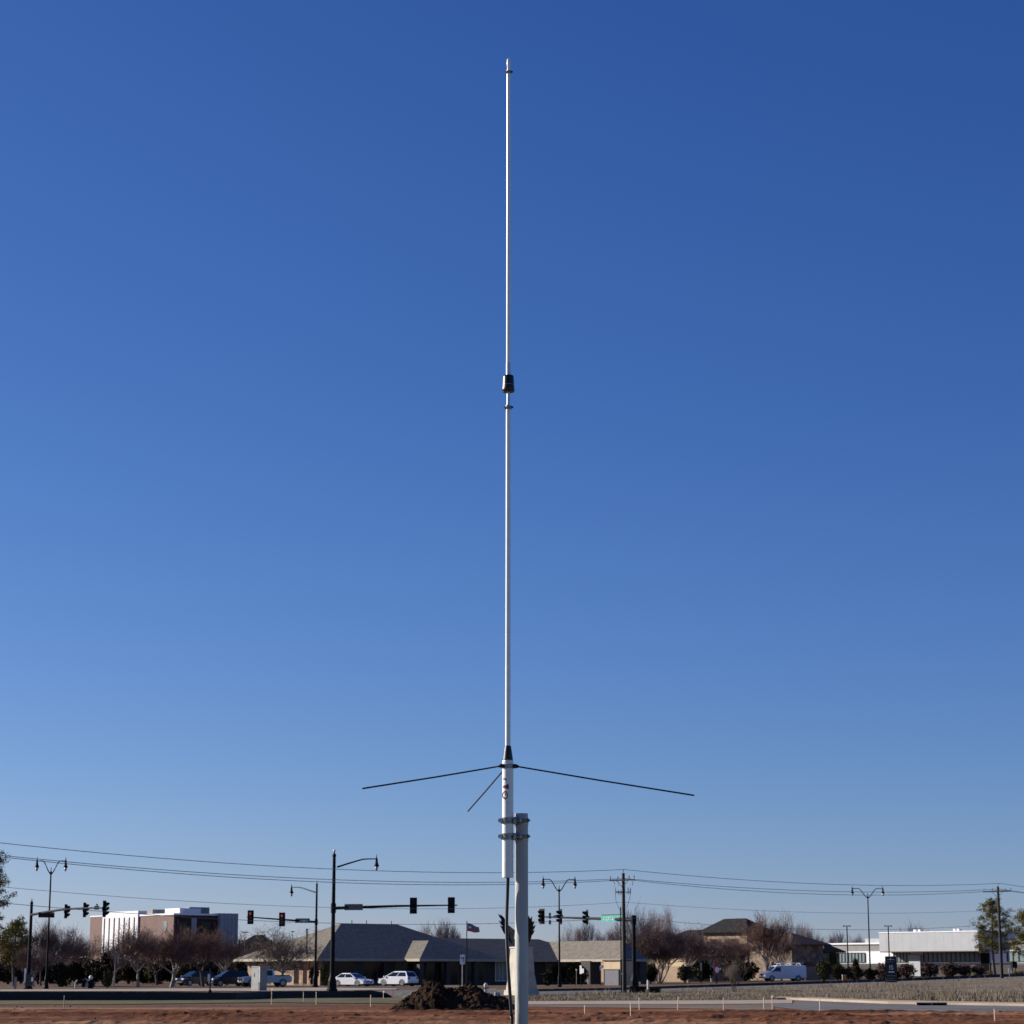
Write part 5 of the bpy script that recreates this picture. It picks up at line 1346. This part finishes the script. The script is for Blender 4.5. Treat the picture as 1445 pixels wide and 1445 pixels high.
# thin lamp heads peeping over the roofs at left
for px, py in ((344.5, 1315.5), (412, 1314.5)):
    Y = 330; g = gp(px, Y); H = P(px, py, Y).z - g.z
    t = thing('parking_light', 'thin flat lamp head showing above the roof, %s grey bare tree' % ('left of the' if px < 400 else 'over the'), 'lamp post', g)
    b = MB(); b.tube([(0, 0, 0), (0, 0, H)], .05, 6); b.build('pole', M['sign_grey'], t)
    b = MB(); b.box((0, 0, H), (.95 if px < 400 else .5, .3, .12)); b.build('lamp_head', M['dark_pole'], t)

# utility cabinet
def cabinet():
    g = gp(366, 190); t = thing('utility_cabinet', 'tall pale grey utility cabinet with doors, in front of the white pickup', 'cabinet', g, R(40))
    H = P(366, 1364, 190).z
    b = MB(); b.lim(-.38, .38, -.62, .62, .08, H - .06); b.build('body', M['cabinet'], t)
    b = MB(); b.lim(-.42, .42, -.67, .67, H - .06, H + .03); b.build('lid', M['cabinet'], t)
    b = MB(); b.lim(-.5, .5, -.74, .74, -.05, .08); b.build('plinth', M['concrete'], t)
    b = MB(); b.lim(-.405, -.38, -.5, .52, .55, H - .2); d = b.build('door', M['cabinet'], t)
    b = MB(); b.lim(-.43, -.406, .10, .16, H * .58, H * .74); b.build('handle', M['dark_pole'], d)
    b = MB(); b.lim(-.405, -.38, -.5, .52, .16, .46); b.build('lower_panel', M['cabinet'], t)
    b = MB(); b.lim(-.30, .30, -.645, -.62, .3, H - .2); b.build('side_door', M['cabinet'], t)
    b = MB(); b.lim(-.44, -.34, -.70, -.625, .75, H - .03); b.build('edge_strip', M['white_paint'], t)
cabinet()
def ped_post():
    g = gp(297, 180); t = thing('pedestrian_signal', 'dark pedestrian signal post with a small white sign, left of the dark blue car', 'signal post', g, 0)
    H = P(297, 1355, 180).z
    b = MB(); b.lathe([(.16, 0), (.16, .1), (.06, .25), (.055, H - .3), (.07, H - .28), (.01, H - .1)], (0, 0, 0), 10); b.build('pole', M['dark_pole'], t)
    b = MB(); b.box((.05, -.05, H - .35), (.4, .3, .45)); b.box((.05, -.2, H - .15), (.4, .3, .04)); b.build('signal_head', M['signal'], t)
    b = MB(); b.box((-.10, -.1, P(297, 1379.5, 180).z), (.2, .04, .55)); b.build('sign', M['sign_white'], t)
    b = MB(); b.box((.02, -.12, P(297, 1386, 180).z), (.12, .1, .2)); b.build('push_button', M['dark_pole'], t)
ped_post()
def pipes():
    g = gp(119, 216); t = thing('backflow_pipes', 'grey pipe assembly with a white round cap on the ground at left', 'pipework', g, R(6))
    b = MB(); b.tube([(-.78, 0, -.1), (-.78, 0, .62), (-.7, 0, .75), (.5, 0, .75), (.6, 0, .62), (.6, 0, -.1)], .10, 8); b.build('pipe', M['hydrant'], t)
    b = MB(); b.tube([(-.35, -.02, .75), (-.35, -.25, .75)], .25, 10); b.tube([(.1, -.02, .75), (.1, -.25, .75)], .2, 10); b.tube([(-.1, -.1, .15), (.05, -.1, .62)], .2, 8); b.build('valve', M['dark_pole'], t)
    b = MB(); b.box((.2, .0, .45), (.35, .3, .55)); b.build('valve_body', M['hydrant'], t)
    b = MB(); b.lathe([(.02, 0), (.15, .03), (.2, .2), (.13, .34), (.02, .4)], (.66, -.1, .88), 12); b.build('cap', M['sign_white'], t, True)
    b = MB(); b.lathe([(.26, -.05), (.24, .7), (.15, .9)], (.66, -.1, 0), 10); b.build('stand', M['dark_pole'], t)
    b = MB(); b.lim(-1.0, 1.1, -.5, .5, -.1, .06); b.build('slab', M['concrete'], t)
pipes()
g = gp(22.5, 215); t = thing('marker_post', 'short pale stub post left of the far left signal', 'post', g)
b = MB(); b.box((0, 0, .5), (.22, .16, 1.2)); b.build('post', M['fascia'], t); b = MB(); b.box((0, 0, 1.12), (.26, .2, .06)); b.build('cap', M['sign_grey'], t)
def hydrant(px, Y, ptop, label, k=1):
    g = gp(px, Y); H = P(px, ptop, Y).z - g.z; t = thing('fire_hydrant', label, 'hydrant', g)
    b = MB(); b.lathe([(.19, -.05), (.19, .06), (.12, .1), (.12, H * .72), (.16, H * .75), (.15, H * .82), (.09, H * .93), (.03, H)], (0, 0, 0), 12); b.build('barrel', M['hydrant'], t)
    b = MB(); b.tube([(-.22, 0, H * .58), (.22, 0, H * .58)], .06, 8); b.tube([(0, -.22, H * .58), (0, 0, H * .58)], .08, 8); b.build('outlet', M['sign_grey'], t)
hydrant(685.5, 158, 1386.5, 'silver fire hydrant behind the right end of the soil heap')
g = gp(700, 150); t = thing('valve_box', 'tiny pale standpipe between the hydrant and the stone monument', 'standpipe', g)
b = MB(); b.tube([(0, 0, -.1), (0, 0, .3)], .10, 8); b.box((.14, 0, .16), (.3, .2, .22)); b.build('pipe', M['hydrant'], t)
g = gp(914, 172); t = thing('marker_post', 'short white marker post right of the signal pole', 'post', g)
b = MB(); b.tube([(0, 0, -.1), (0, 0, .82)], .07, 10); b.lathe([(.075, .8), (.075, .9), (.02, .97)], (0, 0, 0), 10); b.build('post', M['sign_white'], t)
b = MB(); b.tube([(0, 0, 0), (0, 0, .26)], .1, 10); b.build('base', M['olive_ground'], t)
for px, Y, w2, h2, lb in ((924, 170, .85, .32, 'low dark utility box right of the short white post'), (900, 171, 1.25, .46, 'dark concrete footing box at the signal pole base')):
    g = gp(px, Y); t = thing('utility_box', lb, 'utility box', g)
    b = MB(); b.lim(-w2 / 2, w2 / 2, -.3, .3, -.1, h2); b.build('body', M['dark_pole'], t); b = MB(); b.lim(-w2 / 2 - .03, w2 / 2 + .03, -.33, .33, h2, h2 + .05); b.build('lid', M['signal'], t)
g = gp(1191, 268); t = thing('stone_block', 'small orange-tan block by the brown shrubs of the white building', 'block', g)
b = MB(); b.lim(-.22, .22, -.2, .2, 0, .7); b.build('block', M['orange_box'], t); b = MB(); b.lim(-.25, .25, -.23, .23, .7, .78); b.build('cap', M['limestone'], t)

# ------------------------------------------------------------------ silt fences, stakes, mound
def silt_fence(name, pts, label, th=.03, seed=1):
    """pts: (px, base_py, top_py)"""
    r = random.Random(seed); n = 160; x0, x1 = pts[0][0], pts[-1][0]
    bp = [(a, b_) for a, b_, c in pts]; tp = [(a, c) for a, b_, c in pts]
    g0 = hit(bp[0][0], bp[0][1]); t = thing(name, label, 'silt fence', g0)
    vs = []; posts = []
    for i in range(n + 1):
        px = x0 + (x1 - x0) * i / n; g = hit(px, lerp_poly(bp, px)); z = P(px, lerp_poly(tp, px), g.y).z
        z += .025 * noise.noise(Vector((px * .11, seed, 0)))
        bul = .05 * noise.noise(Vector((px * .09, 3 + seed, 0)))
        for q, zz_ in ((0, g.z - .08), (.5, (g.z + z) / 2), (1, z)):
            vs.append(Vector((g.x, g.y + (bul if q == .5 else 0), zz_)) - g0)
        if i % 10 == 5: posts.append((Vector((g.x, g.y + .05, g.z)) - g0, z - g.z))
    fs = [(i * 3 + j, i * 3 + 3 + j, i * 3 + 4 + j, i * 3 + 1 + j) for i in range(n) for j in range(2)]
    o = len(vs); vs2 = vs + [v + Vector((0, th, 0)) for v in vs]
    fs2 = fs + [tuple(o + q for q in reversed(f)) for f in fs] + [(i * 3 + 2, i * 3 + 5, o + i * 3 + 5, o + i * 3 + 2) for i in range(n)]
    b = MB(); b.add(vs2, fs2); b.build('fabric', M['fence_black'], t)
    for p_, h_ in posts:
        b = MB(); b.box(p_ + Vector((0, .02, h_ / 2)), (.05, .05, h_ + .04)); b.build('stake', M['wood_pole'], t)
silt_fence('silt_fence', [(-120, 1412.5, 1399.6), (0, 1412.3, 1399.5), (170, 1412.2, 1399.6), (230, 1412.2, 1399.6), (330, 1411.5, 1400.5), (380, 1409.5, 1399), (450, 1408.8, 1398.8), (500, 1408.5, 1398.2), (525, 1408.5, 1397.5), (545, 1408.2, 1401.2), (565, 1408.5, 1401), (590, 1409, 1398.5), (640, 1410, 1398.5)], 'long black silt fence along the left edge of the red soil', seed=1)
silt_fence('silt_fence', [(640, 1397.8, 1394.8)] + [(a, c, c - 3.2 - (a - 745) / 700) for a, c in FENCE_LINE] + [(1560, 1373, 1369)], 'low black silt fence along the far side of the right street', seed=5)

def stake(px, pb, pt, label, m='stake', flag=None, lean=0, w_=.042):
    g = hit(px, pb); H = P(px, pt, g.y).z - g.z
    t = thing('survey_stake', label, 'stake', g, R(-52) + rnd.uniform(-.25, .25), 'survey stakes in the soil'); t.rotation_euler.y = lean
    b = MB(); b.box((0, 0, H / 2 - .05), (w_, .02, H + .1)); b.build('lath', M[m], t)
    if flag:
        b = MB(); b.box((.06, -.016, H - .06), (.12, .008, .06)); b.build('ribbon', M[flag], t)
for a in (
    (383, 1417.5, 1394, 'red and pale stake with a pink ribbon beside the utility cabinet', 'stake', 'pink', 0), (380.5, 1409, 1394.5, 'red lath stake just left of the ribboned one', 'stake_red', None, 0),
    (428, 1414, 1399.5, 'pale stake in front of the fence, left of the big signal', 'stake', None, 0), (446, 1417.5, 1399.5, 'pale stake right below the thin lamp pole', 'stake', None, 0),
    (523, 1420.5, 1404, 'pale stake below the gap between the white cars', 'stake', None, 0), (541, 1409.5, 1398, 'thin grey stake with a pale top under the white SUV', 'stake', 'pink', 0),
    (553.5, 1410, 1395.5, 'red lath stake at the left foot of the soil heap', 'stake_red', None, 0), (52, 1412, 1399.5, 'red lath stake on the black fence at left', 'stake_red', None, 0), (90, 1425, 1404.5, 'weathered stake in the soil at far left', 'sign_grey', None, 0),
    (825, 1433, 1418, 'dull stake in the red soil right of the pole', 'fascia', None, .05), (890, 1438, 1415, 'tall pale stake in the red soil below the utility pole', 'stake', None, 0),
    (902, 1425, 1408, 'faint stake on the pale pavement below the signal', 'fascia', None, 0), (956, 1425, 1406, 'pale leaning stake below the many-stemmed tree', 'stake', None, .12),
    (1021, 1426, 1408, 'pale stake below the red and white sign', 'stake', None, 0), (1078, 1424.5, 1408, 'pale stake near the end of the pavement, left one', 'stake', None, 0), (1090, 1428, 1404, 'stake with a pale ribbon at the end of the pavement', 'stake', 'stake', 0),
    (1157, 1428, 1410, 'thin stake at the edge of the dark asphalt', 'fascia', None, 0), (1404, 1444, 1423.5, 'pale stake nearest the right edge of the picture', 'stake', None, 0)):
    stake(*a)

g = hit(1315, 1419.5); t = thing('storm_drain', 'dark kerb inlet slot with a concrete top at the right edge of the asphalt', 'drain', g, R(-8))
b = MB(); b.lim(-.75, .75, -.02, .5, -.1, .17); b.build('frame', M['concrete'], t)
for u in (-.38, .36):
    b = MB(); b.lim(u - .33, u + .33, -.04, -.021, .0, .13); b.build('slot', M['dark_pole'], t)
def mound():
    Y = 101; g = Vector((Xof(640, Y), Y, 0)); s = 1 / sc(Y)
    prof = [(548, 0), (558, .22), (570, .50), (582, .72), (594, 1.0), (600, 1.30), (612, 1.42), (622, 1.36), (630, 1.12), (640, 1.0), (652, 1.08), (664, 1.14), (676, 1.05), (690, .86), (702, .66), (714, .5), (724, .25), (735, 0)]
    nx, ny = 150, 70; vs = []
    for i in range(nx + 1):
        px = 546 + (737 - 546) * i / nx; h = lerp_poly(prof, px)
        x = Xof(px, Y) - g.x
        for j in range(ny + 1):
            v = -1 + 2 * j / ny; y = v * 2.9
            e = max(0, 1 - abs(v) ** 1.6)
            q = Vector((x * 1.1, y * 1.1, 0))
            n1 = noise.noise(q * .9) * .22 + noise.noise(q * 2.1 + Vector((3, 1, 0))) * .2 + abs(noise.noise(q * 4.3)) * .16 + noise.noise(q * 8) * .09 + max(0, noise.noise(q * 5.5 + Vector((1, 7, 0))) - .1) * .3
            z = .84 * h * e * (1 + n1 * .45) + n1 * .5 * min(1, h * 2.2) * min(1, e * 2)
            vs.append((x + .16 * noise.noise(q * 3), y + .16 * noise.noise(q * 3 + Vector((9, 9, 9))), z - .05))
    fs = [(i * (ny + 1) + j, (i + 1) * (ny + 1) + j, (i + 1) * (ny + 1) + j + 1, i * (ny + 1) + j + 1) for i in range(nx) for j in range(ny)]
    b = MB(); b.add(vs, fs); o = b.build('soil_heap', M['spoil'], None, False, g)
    tag(o, 'heap of dark lumpy soil in front of the fence, left of the grey pole', 'soil heap')
mound()
# loose clods on the stripped ground
def clods():
    r = random.Random(21); b = MB()
    for k in range(700):
        px = r.uniform(-60, 1500); py = 1420 + 30 * r.random() ** 1.2
        if px > 1080 and py < 1431: continue
        if px > 735 and py < 1424: continue
        g = hit(px, py); s = .015 + .05 * r.random() ** 4
        vs = []
        for q in ((1, 0, 0), (-1, 0, 0), (0, 1, 0), (0, -1, 0), (0, 0, 1), (0, 0, -.6)): vs.append(g + Vector(q) * s * r.uniform(.6, 1.4) + Vector((0, 0, s * .35)))
        b.add(vs, [(0, 2, 4), (2, 1, 4), (1, 3, 4), (3, 0, 4), (2, 0, 5), (1, 2, 5), (3, 1, 5), (0, 3, 5)])
    tag(b.build('soil_clods', M['soil']), 'loose red clods scattered over the stripped soil', 'clods', kind='stuff')
clods()
# dry grass
def grass():
    r = random.Random(5); b = MB(); vs = []; fs = []
    for k in range(26000):
        px = r.uniform(735, 1600); lo, hi = lerp_poly(GN, px), lerp_poly(GF, px)
        py = lo + (hi - lo) * r.random() ** 1.3
        # distance only: use flat solve near the photo rows
        Y = 1.7 * 3215 / (py - 1370 + 1e-6)
        g = hit(px, py) if k % 4 == 0 else None
        if g is None:
            g = last + Vector((r.uniform(-.5, .5), r.uniform(-1.2, 1.2), 0)); g.z = T(g.x, g.y)
        last = g.copy() if k % 4 == 0 else last
        patch = noise.noise(Vector((g.x * .12, g.y * .07, 0)))
        tall = .07 + .13 * max(0, patch + .1)
        if px > 1290 and (py - hi) / (lo - hi) > .62: tall += .55 * max(0, patch + .28)
        h = tall * r.uniform(.5, 1.4); a = r.uniform(0, 3.14); w_ = .02
        d = Vector((math.cos(a), math.sin(a), 0)) * w_; tip = g + Vector((r.gauss(0, .35) * h, r.gauss(0, .35) * h, h + .03))
        o = len(vs); vs += [g - d, g + d, tip]; fs.append((o, o + 1, o + 2))
    for k in range(5200):
        px = r.uniform(1085, 1640); py = lerp_poly(GN, px) - r.random() ** 2 * (9 if px > 1290 else 1.6) + .4
        if noise.noise(Vector((px * .035, 3, 0))) < (-.12 if px > 1290 else .12): continue
        g = hit(px, py); h = r.uniform(.12, .5 if px > 1290 else .2); a = r.uniform(0, 3.14); d = Vector((math.cos(a), math.sin(a), 0)) * .022
        tip = g + Vector((r.gauss(0, .3) * h, r.gauss(0, .3) * h, h + .05)); o = len(vs); vs += [g - d, g + d, tip]; fs.append((o, o + 1, o + 2))
    b.add(vs, fs); tag(b.build('dry_grass', M['dry_grass']), 'dormant straw-coloured grass on the right verge', 'grass', kind='stuff')
grass()
